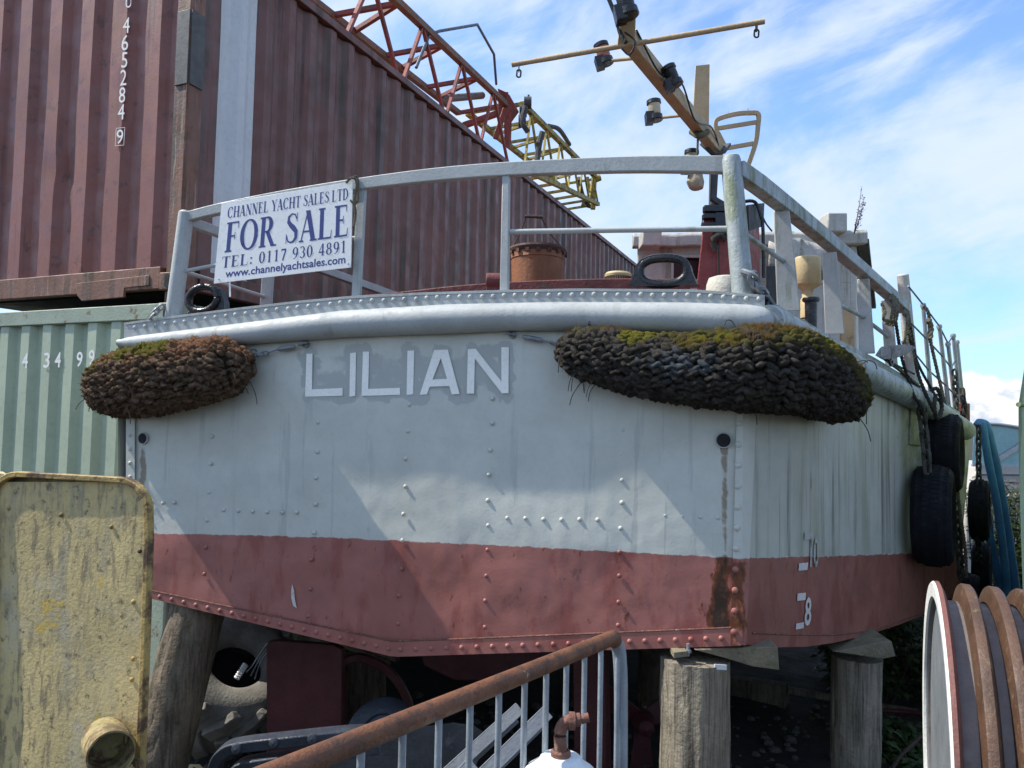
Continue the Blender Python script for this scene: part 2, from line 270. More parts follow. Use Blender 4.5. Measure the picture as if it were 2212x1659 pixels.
M['mossfuzz'] = material('olive_moss_fuzz', (.095, .090, .016), .95, 0, .5, 14, (), (((.05, .045, .014), .5, .62, .8, 7),), spec=.02)
M['sporo'] = material('orange_moss_stalk', (.36, .17, .03), .8, 0, .3, 20, spec=.1)
M['straw'] = material('pale_straw', (.14, .12, .085), .9, 0, .2, 20)

# ------------------------------------------------------------------ mesh builder
class MB:
    def __init__(s): s.v = []; s.f = []; s.m = []; s.att = {}
    def add(s, vs, fs, m=0):
        o = len(s.v); s.v.extend(vs)
        for f in fs: s.f.append(tuple(i + o for i in f)); s.m.append(m)
    def attr(s, name, val, n):
        a = s.att.setdefault(name, []); a.extend([0.0] * (len(s.v) - n - len(a))); a.extend([val] * n if not hasattr(val, '__len__') else val)
    def poly(s, pts, m=0): s.add(list(pts), [tuple(range(len(pts)))], m)
    def prism(s, pts, d, m=0):
        n = len(pts); vs = list(pts) + [p + d for p in pts]
        fs = [tuple(range(n)), tuple(range(2 * n - 1, n - 1, -1))] + [(i, i + n, (i + 1) % n + n, (i + 1) % n) for i in range(n)]
        s.add(vs, fs, m)
    def box(s, c, ax, ay, az, hx, hy, hz, m=0):
        ax, ay, az = ax.normalized() * hx, ay.normalized() * hy, az.normalized() * hz
        p = [c - ax - ay, c + ax - ay, c + ax + ay, c - ax + ay]
        s.prism([q - az for q in p], az * 2, m)
    def hexa(s, a, b, m=0):
        s.add(list(a) + list(b), [(0, 1, 2, 3), (7, 6, 5, 4), (0, 4, 5, 1), (1, 5, 6, 2), (2, 6, 7, 3), (3, 7, 4, 0)], m)
    def sweep(s, path, prof, upv=V((0, 0, 1)), m=0, caps=True):
        """prof(i) -> list of (side, up) offsets"""
        n = len(path); rings = []
        for i, p in enumerate(path):
            t = (path[min(i + 1, n - 1)] - path[max(i - 1, 0)]).normalized()
            a = t.cross(upv)
            if a.length < 1e-4: a = t.cross(V((0, 1, 0)))
            a.normalize(); b = a.cross(t)
            rings.append([p + a * x + b * y for x, y in prof(i)])
        k = len(rings[0]); vs = [q for r in rings for q in r]
        fs = [(i * k + j, i * k + (j + 1) % k, (i + 1) * k + (j + 1) % k, (i + 1) * k + j) for i in range(n - 1) for j in range(k)]
        if caps: fs += [tuple(range(k - 1, -1, -1)), tuple((n - 1) * k + j for j in range(k))]
        s.add(vs, fs, m)
    def tube(s, path, r, n=12, m=0, caps=True, upv=V((0, 0, 1))):
        rr = r if hasattr(r, '__len__') else [r] * len(path)
        cs = [(math.cos(2 * math.pi * j / n), math.sin(2 * math.pi * j / n)) for j in range(n)]
        d = (path[-1] - path[0]).normalized()
        if abs(d.dot(upv)) > .95: upv = V((0, 1, 0)) if abs(d.y) < .9 else V((1, 0, 0))
        s.sweep(path, lambda i: [(c * rr[i], q * rr[i]) for c, q in cs], upv, m, caps)
    def bar(s, path, w, h, upv=V((0, 0, 1)), m=0):
        s.sweep(path, lambda i: [(-w / 2, -h / 2), (w / 2, -h / 2), (w / 2, h / 2), (-w / 2, h / 2)], upv, m)
    def dome(s, c, n, r, h, seg=8, m=0):
        n = n.normalized(); a = n.orthogonal().normalized(); b = n.cross(a)
        vs = []; fs = []
        for k, (rr, hh) in enumerate(((1, 0), (.86, .55), (.5, .9))):
            for j in range(seg):
                t = 2 * math.pi * j / seg; vs.append(c + (a * math.cos(t) + b * math.sin(t)) * r * rr + n * h * hh)
        vs.append(c + n * h)
        for k in range(2):
            for j in range(seg): fs.append((k * seg + j, k * seg + (j + 1) % seg, (k + 1) * seg + (j + 1) % seg, (k + 1) * seg + j))
        for j in range(seg): fs.append((2 * seg + j, 2 * seg + (j + 1) % seg, 3 * seg))
        s.add(vs, fs, m)
    def lathe(s, c, axis, prof, n=32, m=0, mats=None, closed=False):
        axis = axis.normalized(); a = axis.orthogonal().normalized(); b = axis.cross(a); k = len(prof)
        vs = [c + (a * math.cos(2 * math.pi * j / n) + b * math.sin(2 * math.pi * j / n)) * r + axis * z for j in range(n) for r, z in prof]
        o = len(s.v); s.v.extend(vs)
        for j in range(n):
            for i in range(k if closed else k - 1):
                i2 = (i + 1) % k
                s.f.append((o + j * k + i, o + j * k + i2, o + ((j + 1) % n) * k + i2, o + ((j + 1) % n) * k + i)); s.m.append(mats[i] if mats else m)
    def torus(s, c, axis, R, r, n=24, k=10, m=0, stretch=None):
        axis = axis.normalized(); a = (stretch.normalized() if stretch is not None else axis.orthogonal().normalized()); b = axis.cross(a)
        pts = []
        st = stretch.length if stretch is not None else 0
        for j in range(n):
            t = 2 * math.pi * j / n; d = a * math.cos(t) + b * math.sin(t)
            pts.append((c + d * R + a * (st if math.cos(t) > 0 else -st), d))
        vs = [p + (d * math.cos(2 * math.pi * q / k) + axis * math.sin(2 * math.pi * q / k)) * r for p, d in pts for q in range(k)]
        fs = [(j * k + q, ((j + 1) % n) * k + q, ((j + 1) % n) * k + (q + 1) % k, j * k + (q + 1) % k) for j in range(n) for q in range(k)]
        s.add(vs, fs, m)
    def chain(s, path, r=.006, n=8, k=5, m=0):
        pts = resample(path, r * 5.2); 
        for i in range(len(pts) - 1):
            d = pts[i + 1] - pts[i]; u = d.normalized(); a = u.orthogonal().normalized(); b = u.cross(a)
            ax = a * math.cos(i * 1.57 + .4) + b * math.sin(i * 1.57 + .4)
            s.torus((pts[i] + pts[i + 1]) / 2, ax, r * 1.9, r, 10, 5, m, u * (r * 1.5))
    def rope(s, path, r, m=0, n=6, pitch=6.0):
        pts = resample(path, r * 1.3)
        for st in range(3):
            q = []
            for i, p in enumerate(pts):
                t = (pts[min(i + 1, len(pts) - 1)] - pts[max(i - 1, 0)]).normalized(); a = t.orthogonal() if i == 0 else (a - t * a.dot(t)); a.normalize(); b = t.cross(a)
                ang = i * 1.3 * 6.283 / pitch + st * 2.094
                q.append(p + (a * math.cos(ang) + b * math.sin(ang)) * r * .52)
            s.tube(q, r * .56, n, m)
    def build(s, name, mats, parent=None, smooth=True, ang=38, bevel=0.0):
        me = bpy.data.meshes.new(name); me.from_pydata([tuple(p) for p in s.v], [], s.f)
        for mm in (mats if isinstance(mats, (list, tuple)) else [mats]): me.materials.append(M[mm] if isinstance(mm, str) else mm)
        if any(s.m): me.polygons.foreach_set('material_index', s.m)
        for an, vals in s.att.items():
            vals = vals + [0.0] * (len(s.v) - len(vals))
            a = me.attributes.new(an, 'FLOAT', 'POINT'); a.data.foreach_set('value', vals)
        if smooth:
            me.polygons.foreach_set('use_smooth', [True] * len(s.f)); me.set_sharp_from_angle(angle=rad(ang))
        me.update()
        o = bpy.data.objects.new(name, me); COL.objects.link(o)
        if bevel:
            bv = o.modifiers.new('bevel', 'BEVEL'); bv.width = bevel; bv.segments = 2; bv.limit_method = 'ANGLE'; bv.angle_limit = rad(40)
        if parent is not None: attach(o, parent)
        return o
def mw(o):
    m = Matrix.Translation(o.location) if o.type == 'EMPTY' else Matrix.Identity(4)
    return m
def attach(o, p):
    o.parent = p; o.matrix_parent_inverse = mw(p).inverted()
def resample(path, step):
    out = [path[0].copy()]; acc = 0.0
    for a, b in zip(path, path[1:]):
        d = (b - a).length
        if d < 1e-9: continue
        t = step - acc
        while t <= d: out.append(a.lerp(b, t / d)); t += step
        acc = d - (t - step)
    return out
def smooth_path(pts, n=8):
    out = []
    P_ = [pts[0] * 2 - pts[1]] + list(pts) + [pts[-1] * 2 - pts[-2]]
    for i in range(1, len(P_) - 2):
        a, b, c, d = P_[i - 1:i + 3]
        for k in range(n):
            t = k / n
            out.append(.5 * ((2 * b) + (c - a) * t + (2 * a - 5 * b + 4 * c - d) * t * t + (3 * b - a - 3 * c + d) * t ** 3))
    out.append(pts[-1].copy()); return out
def interp(poly, x):
    if x <= poly[0][0]: (x0, y0), (x1, y1) = poly[0], poly[1]
    elif x >= poly[-1][0]: (x0, y0), (x1, y1) = poly[-2], poly[-1]
    else:
        for (x0, y0), (x1, y1) in zip(poly, poly[1:]):
            if x0 <= x <= x1: break
    return y0 + (y1 - y0) * (x - x0) / (x1 - x0)
def thing(name, loc, label, cat, group=None):
    o = bpy.data.objects.new(name, None); COL.objects.link(o); o.location = loc; o.empty_display_size = .1
    tag(o, label, cat, group); return o
def tag(o, label, cat, group=None):
    o['label'] = label; o['category'] = cat
    if group: o['group'] = group
    return o
def copy_thing(src, delta, label, rot=0):
    r = src.copy(); COL.objects.link(r); r.location = src.location + delta; r['label'] = label
    r.rotation_euler = (0, 0, rot)
    for ch in src.children:
        c = ch.copy(); COL.objects.link(c); c.parent = r
        for g in ch.children:
            d = g.copy(); COL.objects.link(d); d.parent = c
    return r
def g2(px, py, sx, sy, x, y): return math.exp(-((x - px) / sx) ** 2 - ((y - py) / sy) ** 2)
def nz(p, s=1.0): return mn.noise(V(p) * s)
Z = V((0, 0, 1)); X = V((1, 0, 0)); Y = V((0, 1, 0))

# ------------------------------------------------------------------ lettering helpers
def font_polys(txt, bold=0.0):
    cu = bpy.data.curves.new('t', 'FONT'); cu.body = txt; cu.resolution_u = 3; cu.offset = bold
    o = bpy.data.objects.new('t', cu); COL.objects.link(o)
    dg = bpy.context.evaluated_depsgraph_get(); dg.update()
    me = bpy.data.meshes.new_from_object(o.evaluated_get(dg))
    vs = [(v.co.x, v.co.y) for v in me.vertices]; fs = [tuple(p.vertices) for p in me.polygons]
    bpy.data.objects.remove(o); bpy.data.curves.remove(cu); bpy.data.meshes.remove(me)
    return vs, fs
def text_into(mb, txt, quad, fn, bold=0.0, m=0):
    """quad = pixel corners of the text box: bottom left, bottom right, top right, top left"""
    vs, fs = font_polys(txt, bold)
    x0 = min(v[0] for v in vs); x1 = max(v[0] for v in vs); y0 = min(v[1] for v in vs); y1 = max(v[1] for v in vs)
    bl, br, tr_, tl = [V((q[0], q[1], 0)) for q in quad]
    out = []
    for x, y in vs:
        u = (x - x0) / (x1 - x0); w = (y - y0) / (y1 - y0)
        q = bl.lerp(br, u).lerp(tl.lerp(tr_, u), w); out.append(fn(q.x, q.y))
    mb.add(out, fs, m)

def serif(ch):
    """a roman letter of cap height 1: (advance, list of polygons)"""
    T, H, SF = .19, .055, .07; R = []
    def rect(x0, y0, x1, y1): R.append([(x0, y0), (x1, y0), (x1, y1), (x0, y1)])
    def stem(x, w=T, y0=0., y1=1., top=True, bot=True):
        rect(x, y0, x + w, y1)
        if bot: rect(x - SF, y0, x + w + SF, y0 + H)
        if top: rect(x - SF, y1 - H, x + w + SF, y1)
    def diag(x0, y0, x1, y1, w): R.append([(x0 - w / 2, y0), (x0 + w / 2, y0), (x1 + w / 2, y1), (x1 - w / 2, y1)])
    def ribbon(pts, ws):
        n = len(pts); L_, R_ = [], []
        for i in range(n):
            a = pts[max(i - 1, 0)]; b = pts[min(i + 1, n - 1)]; dx, dy = b[0] - a[0], b[1] - a[1]; l = math.hypot(dx, dy) or 1
            w = ws[i] / 2; L_.append((pts[i][0] - dy / l * w, pts[i][1] + dx / l * w)); R_.append((pts[i][0] + dy / l * w, pts[i][1] - dx / l * w))
        for i in range(n - 1): R.append([L_[i], L_[i + 1], R_[i + 1], R_[i]])
    def arc(cx, cy, rx, ry, a0, a1, thick=T, thin=H, n=22):
        pts, ws = [], []
        for i in range(n + 1):
            a = rad(a0 + (a1 - a0) * i / n); pts.append((cx + rx * math.cos(a), cy + ry * math.sin(a))); ws.append(thin + (thick - thin) * abs(math.cos(a)) ** 1.5)
        ribbon(pts, ws)
    adv = .8
    if ch == 'C': arc(.42, .5, .34, .475, 40, 318); rect(.63, .66, .67, .99); adv = .80
    elif ch == 'O': arc(.43, .5, .345, .48, 0, 360, n=30); adv = .88
    elif ch == '0': arc(.28, .5, .2, .48, 0, 360, .15, n=26); adv = .58
    elif ch == 'H': stem(.09); stem(.62); rect(.2, .48, .7, .48 + H); adv = .90
    elif ch == 'A': diag(.1, 0, .40, 1, .06); diag(.70, 0, .40, 1, T + .03); rect(.2, .30, .62, .30 + H); rect(0, 0, .22, H); rect(.54, 0, .88, H); adv = .86
    elif ch == 'N': rect(.12, 0, .17, 1); rect(.68, 0, .73, 1); diag(.16, 1, .68, 0, T + .02); rect(0, 1 - H, .22, 1); rect(.02, 0, .28, H); rect(.57, 1 - H, .84, 1); adv = .88
    elif ch in 'EFL':
        stem(.09); adv = .74
        if ch in 'EF': rect(.2, 1 - H, .62, 1); rect(.585, .78, .62, 1); rect(.2, .5, .46, .5 + H); rect(.44, .40, .47, .65)
        if ch in 'EL': rect(.2, 0, .66, H); R.append([(.615, 0), (.66, 0), (.69, .26), (.66, .26)])
        if ch == 'F': adv = .68
    elif ch == 'Y': stem(.34, y1=.5, top=False); diag(.425, .45, .13, 1, T); diag(.425, .45, .70, 1, .06); rect(0, 1 - H, .28, 1); rect(.57, 1 - H, .82, 1); adv = .82
    elif ch == 'T': stem(.30, top=False); rect(.02, 1 - H, .75, 1); rect(.02, .74, .055, 1); rect(.715, .74, .75, 1); adv = .78
    elif ch == 'D': stem(.09); arc(.33, .5, .38, .475, -90, 90); rect(.2, 0, .34, H); rect(.2, 1 - H, .34, 1); adv = .84
    elif ch == 'R': stem(.09); arc(.36, .74, .20, .235, -90, 90); rect(.2, .48, .37, .48 + H); rect(.2, 1 - H, .37, 1); diag(.70, 0, .40, .5, T); rect(.62, 0, .86, H); adv = .84
    elif ch in 'S':
        c = [(.54, .78), (.46, .93), (.30, .965), (.15, .87), (.14, .72), (.26, .60), (.40, .50), (.53, .38), (.53, .18), (.42, .06), (.28, .035), (.14, .10), (.08, .26)]
        w = [.05, .05, .05, .10, .15, .17, .19, .17, .14, .09, .05, .05, .05]
        ribbon(c, w); rect(.54, .70, .575, .98); rect(.05, .02, .085, .32); adv = .64
    elif ch == '1': stem(.22, .14, top=False); R.append([(.08, .82), (.22, .9), (.3, 1), (.08, .86)]); adv = .56
    elif ch == '7': rect(.06, .86, .5, 1); diag(.22, 0, .47, .88, .12); rect(.06, .74, .09, .88); adv = .56
    elif ch == '9': arc(.28, .68, .19, .29, 0, 360, .14, n=24); ribbon([(.47, .68), (.46, .45), (.38, .2), (.24, .04), (.10, .03)], [.13, .13, .10, .06, .04]); adv = .57
    elif ch == '3': arc(.24, .74, .18, .235, 150, -88, .13); arc(.25, .27, .20, .245, 90, -150, .14); adv = .56
    elif ch == '4': rect(.32, 0, .45, 1); R.append([(.02, .28), (.02, .34), (.34, 1), (.40, 1), (.08, .34)]); rect(.02, .24, .54, .34); rect(.24, 0, .53, H); adv = .58
    elif ch == '8': arc(.28, .75, .16, .225, 0, 360, .12, n=22); arc(.28, .27, .20, .25, 0, 360, .14, n=24); adv = .58
    elif ch == ':': rect(.10, .05, .24, .2); rect(.10, .5, .24, .65); adv = .36
    elif ch == ' ': adv = .34
    return adv, R
def serif_into(mb, txt, quad, fn, gap=.05, eps=.00012, m=0):
    glyphs = []; x = 0
    for ch in txt:
        a, polys = serif(ch); glyphs.append((x, polys)); x += a + gap
    tot = x - gap; bl, br, tr_, tl = [V((q[0], q[1], 0)) for q in quad]
    for gx, polys in glyphs:
        for i, pl in enumerate(polys):
            pts = []
            for px, py in pl:
                u = (gx + px) / tot; q = bl.lerp(br, u).lerp(tl.lerp(tr_, u), py); pts.append(fn(q.x, q.y, eps * (i % 9)))
            mb.add(pts, [tuple(range(len(pts)))], m)

# ------------------------------------------------------------------ setting: ground
def ground_z(x, y):
    t = min(1, max(0, (y - 2.6) / 1.5)); t = t * t * (3 - 2 * t)
    return -.52 * t + .035 * nz((x, y, 0), 1.1) + .012 * nz((x, y, 4), 5)
def build_ground():
    xs = [-1500, -300, -80, -30] + [-12 + i * .3 for i in range(81)] + [30, 80, 300, 1500]
    ys = [-1500, -300, -60, -10] + [-2 + i * .3 for i in range(74)] + [30, 80, 300, 1500, 4000]
    mb = MB(); nx = len(xs)
    mb.add([V((x, y, ground_z(x, y))) for y in ys for x in xs], [(j * nx + i, j * nx + i + 1, (j + 1) * nx + i + 1, (j + 1) * nx + i) for j in range(len(ys) - 1) for i in range(nx - 1)])
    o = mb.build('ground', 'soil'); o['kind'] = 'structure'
build_ground()

# ------------------------------------------------------------------ containers
CY = rad(23.4); CD = V((math.sin(CY), math.cos(CY), 0)); CE = V((-math.cos(CY), math.sin(CY), 0)); CNs = V((math.cos(CY), -math.sin(CY), 0)); CNe = -CD
CC = flat(P(386, 655, 5.0))                                   # the near corner of the stack
def ce(px, py, off=0.0): return hit(px, py, CC, CNe, off)
def corrugated(mb, o, d, n, length, z0, z1, pitch, depth, start, seq, mfun):
    """trapezoid sheet along d; seq = fractions of the pitch: out flat, slope, in flat, slope"""
    pts = [(0.0, depth), (start - seq[3] * pitch, depth)] if start > .15 else [(0.0, 0.0)] if start > 0 else []; x = start
    while x < length:
        a, b, c, e = seq
        for dx, dp in ((0, 0), (a, 0), (a + b, depth), (a + b + c, depth)):
            q = x + dx * pitch
            if q < length: pts.append((q, dp))
        x += pitch
    pts.append((length, pts[-1][1]))
    for (a, da), (b, db) in zip(pts, pts[1:]):
        if b - a < 1e-6: continue
        k = 24
        vs = []
        for i in range(k + 1):
            z = z0 + (z1 - z0) * i / k
            for q, dp in ((a, da), (b, db)):
                vs.append(o + d * q - n * (dp + .006 * nz((q * 1.5, z, 3.0), 1.6) + (.03 * math.exp(-((q - 1.12) / .09) ** 2 - ((z - RB - .95) / .12) ** 2) if z > RB else 0)) + Z * z)
        mb.add(vs, [(2 * i, 2 * i + 1, 2 * i + 3, 2 * i + 2) for i in range(k)], mfun((a + b) / 2))
def container(zb, h, name, label, red, length=12.19):
    t = thing(name, (CC.x, CC.y, zb), label, 'shipping container')
    A, B = ('cont_red', 'cont_side') if red else ('cont_green', 'cont_green'); RL = 'cont_rust' if red else 'cont_green_rail'
    o = CC.copy()
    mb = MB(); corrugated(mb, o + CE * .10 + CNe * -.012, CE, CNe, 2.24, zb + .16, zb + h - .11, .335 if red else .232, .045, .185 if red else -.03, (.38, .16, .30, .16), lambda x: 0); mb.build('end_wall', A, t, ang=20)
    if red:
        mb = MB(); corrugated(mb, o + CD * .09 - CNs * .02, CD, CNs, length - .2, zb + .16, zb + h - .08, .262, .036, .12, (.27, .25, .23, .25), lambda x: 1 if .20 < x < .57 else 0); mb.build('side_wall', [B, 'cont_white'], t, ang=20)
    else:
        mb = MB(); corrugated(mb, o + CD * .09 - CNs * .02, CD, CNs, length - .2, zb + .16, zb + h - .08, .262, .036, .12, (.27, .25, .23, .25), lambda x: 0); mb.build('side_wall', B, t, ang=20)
    for e, s_ in ((0, 0), (1, 0)):
        c = o + CE * (.0 if e == 0 else 2.44)
        mb = MB(); sg = 1 if e == 0 else -1
        p = [c, c + CE * .135 * sg, c + CE * .135 * sg - CNe * .03, c + CE * .05 * sg - CNe * .05, c - CNe * .14, c - CNe * .14]
        p = [c + CE * sg * .012, c + CE * .125 * sg, c + CE * .125 * sg + CD * .03, c + CE * .055 * sg + CD * .055, c + CE * .03 * sg + CD * .125, c + CD * .125, c + CD * .012]
        if sg < 0: p = p[::-1]
        mb.prism([q + Z * (zb + .118) for q in p], Z * (h - .236), 0); mb.build('corner_post', RL, t, bevel=.006)
        for zz in (zb + .059, zb + h - .059):
            mb = MB(); mb.box(c + CE * sg * .085 + CD * .07 + Z * zz, CE, CD, Z, .089, .081, .059)
            k = mb.build('corner_casting', RL, t, bevel=.008)
            mb = MB(); ctr = c + CE * sg * .10 + CNe * .0125 + Z * zz
            mb.prism([ctr + CE * (.022 * math.cos(a)) + Z * ((.034 if math.sin(a) > 0 else -.034) * .8 + .02 * math.sin(a)) for a in [2 * math.pi * i / 16 for i in range(16)]], CNe * .0015); mb.build('lock_hole_shade', 'dark', k)  # raised near-black patch paints the shade inside the casting's hole
    for nm, zz, hh in (('bottom_rail', zb + .085, .075), ('top_rail', zb + h - .055, .053)):
        mb = MB(); mb.box(o + CE * 1.22 + CD * .03 + Z * zz, CE, CD, Z, 1.045, .034, hh, 0); mb.build(nm, RL, t, bevel=.006)
        mb = MB(); mb.box(o + CD * (length / 2) - CNs * .03 + Z * (zz if nm[0] == 'b' else zb + h - .035), CD, CNs, Z, length / 2 - .17, .034, hh if nm[0] == 'b' else .034, 0); mb.build(nm, 'cont_side' if red else RL, t, bevel=.006)
    mb = MB(); mb.box(o + CE * 1.22 + CD * (length / 2) + Z * (zb + h - .05), CE, CD, Z, 1.16, length / 2 - .08, .012); mb.box(o + CE * 1.22 + CD * (length / 2) + Z * (zb + .15), CE, CD, Z, 1.16, length / 2 - .08, .012)
    mb.box(o + CE * 2.40 + CD * (length / 2) + Z * (zb + h / 2), CE, CD, Z, .02, length / 2 - .2, h / 2 - .15); mb.build('roof_and_floor', A, t)
    mb = MB(); mb.box(o + CE * 1.22 + CD * (length / 2) + Z * (zb + .078), CE, CD, Z, 1.12, length / 2 - .18, .056); mb.build('underframe_shade', 'dark', t)  # solid underframe box, near-black to stand for the shade below the floor
    return t
GT = P(386, 652, 5.0).z; RB = GT + .085                                       # top of the green box
gc = container(GT - 2.896, 2.896, 'shipping_container', 'pale green corrugated container at the bottom of the stack', False)
RB = GT + .085
RH = 2.58
rc = container(RB, RH, 'shipping_container', 'maroon container stacked on the pale green one, white stripe on its side', True)
def twist_blocks():
    for i, q in enumerate((CC + CE * .085 + CD * .08, CC + CE * 2.35 + CD * .08)):
        mb = MB(); mb.box(q + Z * (GT + .043), CE, CD, Z, .07, .06, .041); o = mb.build('twist_lock', 'cont_rust', gc, bevel=.01)
twist_blocks()
def container_details():
    # fork pocket plate hanging below the maroon container's end
    def fn(px, py, off=.0): return ce(px, py, off)
    mb = MB()
    pl = [(165, 610), (323, 592), (323, 640), (320, 643), (268, 618), (264, 640), (255, 645), (175, 650), (167, 640)]
    mb.prism([fn(x, y, .012) for x, y in [(164, 612), (322, 594), (322, 616), (268, 622), (266, 642), (176, 650), (166, 638)]][::-1], CNe * -.02); mb.build('fork_pocket_plate', 'cont_rust', rc, bevel=.003)
    # stencilled number, following the pressed sheet
    def on_sheet(a, b):
        q = (ce(a, b, -.04) - CC - CE * .10).dot(CE); f = ((q - .185) / .335) % 1.0
        dp = 0 if f < .38 else .045 * (f - .38) / .16 if f < .54 else .045 if f < .84 else .045 * (1 - f) / .16
        return ce(a, b, -.012 - dp + .010)
    D = .336
    mb = MB()
    for ch, cx, cy, w, h in (('U', 826, 14, 36, 74), ('4', 812, 163, 42, 100), ('6', 803, 275, 42, 100), ('5', 800, 387, 38, 100), ('2', 793, 500, 40, 100), ('8', 785, 612, 40, 100), ('4', 779, 720, 42, 100), ('9', 770, 880, 42, 92)):
        l = .045 * h / 2
        q = [(cx - w / 2 - l, cy + h / 2), (cx + w / 2 - l, cy + h / 2 - 3), (cx + w / 2 + l, cy - h / 2 - 3), (cx - w / 2 + l, cy - h / 2)]
        mb = MB(); text_into(mb, ch, [(x * D, y * D) for x, y in q], on_sheet, .0); mb.build('number_lettering', 'white_num', rc, smooth=False)
    mb = MB(); fr = [(741, 938), (796, 933), (803, 820), (748, 825)]
    for a, b in zip(fr, fr[1:] + fr[:1]):
        pa, pb = on_sheet(a[0] * D, a[1] * D), on_sheet(b[0] * D, b[1] * D); mb.bar([pa, pb], .003, .003)
    mb.build('number_frame', 'white_num', rc, smooth=False)
    for ch, x, y, off in (('4', 161, 700, .0), ('3', 300, 698, .0), ('4', 372, 695, .0), ('9', 511, 692, .0), ('9', 588, 680, .0)):
        dk = -.008 if x in (300, 511) else -.052
        w, h = 38, 98; mb = MB()
        text_into(mb, ch, [((x - w / 2 - 3) * D, 544 + (y + h / 2) * D), ((x + w / 2 - 3) * D, 544 + (y + h / 2 - 2) * D), ((x + w / 2 + 3) * D, 544 + (y - h / 2 - 2) * D), ((x - w / 2 + 3) * D, 544 + (y - h / 2) * D)], lambda a, b: ce(a, b, -.004), .012); mb.build('number_lettering', 'white_num', gc, smooth=False)
    # grey repair plate wrapped on the corner post
    mb = MB(); z0 = ce(380, 186).z; z1 = ce(390, 26).z
    for a, b in ((CE, CNe), (CD, CNs)):
        w = .112
        mb.box(CC + a * (w / 2 + .003) + b * .006 + Z * ((z0 + z1) / 2), a, b, Z, w / 2, .0045, (z1 - z0) / 2)
    o = mb.build('repair_plate', 'cont_patch', rc, bevel=.002)
container_details()

# ------------------------------------------------------------------ the boat: plates
boat = thing('barge', (TR.x - .9, TR.y + 1.2, ground_z(0, 5)), 'old grey and red steel barge propped on timber piles, its stern towards us', 'boat')
G_TOP = [(268, 697), (360, 684), (520, 664), (640, 650), (760, 639), (900, 632), (1090, 626), (1250, 623), (1500, 625), (1652, 637)]      # gunwale top edge, pixels on the transom
R_TOP = [(252, 733), (300, 725), (514, 699), (739, 671), (970, 657), (1205, 652), (1474, 653), (1603, 657), (1660, 660)]
R_BOT = [(252, 748), (302, 757), (514, 746), (739, 729), (970, 721), (1104, 715), (1290, 715), (1474, 721), (1600, 728), (1660, 728)]
BOT = [(255, 1272), (325, 1290), (850, 1416), (1000, 1411), (1605, 1392)]
WLT = [(255, 1149), (325, 1152), (610, 1158), (740, 1163), (1000, 1174), (1200, 1184), (1605, 1206)]
S_TOP = [(1625, 632), (1684, 660), (1781, 718), (1889, 772), (1973, 823), (2080, 895)]
S_BOT = [(1605, 1392), (1680, 1398), (1740, 1397), (1800, 1389), (1870, 1373), (1940, 1350), (1990, 1330), (2030, 1308), (2072, 1280)]
S_WL = [(1605, 1206), (1800, 1201), (1990, 1194), (2080, 1190)]
STROKES = [((668, 764), (668, 850)), ((668, 847), (740, 847)), ((762, 760), (761, 856)), ((790, 760), (790, 848)), ((790, 846), (864, 846)), ((886, 758), (886, 853)), ((952, 757), (915, 852)), ((952, 757), (984, 852)), ((928, 826), (975, 826)), ((1018, 755), (1016, 850)), ((1018, 755), (1090, 850)), ((1091, 750), (1090, 850)), ((905, 800), (930, 800)), ((980, 790), (1010, 800)), ((1040, 760), (1080, 760)), ((1050, 780), (1075, 800))]
def seg_dist(x, y, a, b):
    dx, dy = b[0] - a[0], b[1] - a[1]; t = max(0, min(1, ((x - a[0]) * dx + (y - a[1]) * dy) / (dx * dx + dy * dy))); return math.hypot(x - a[0] - t * dx, y - a[1] - t * dy)
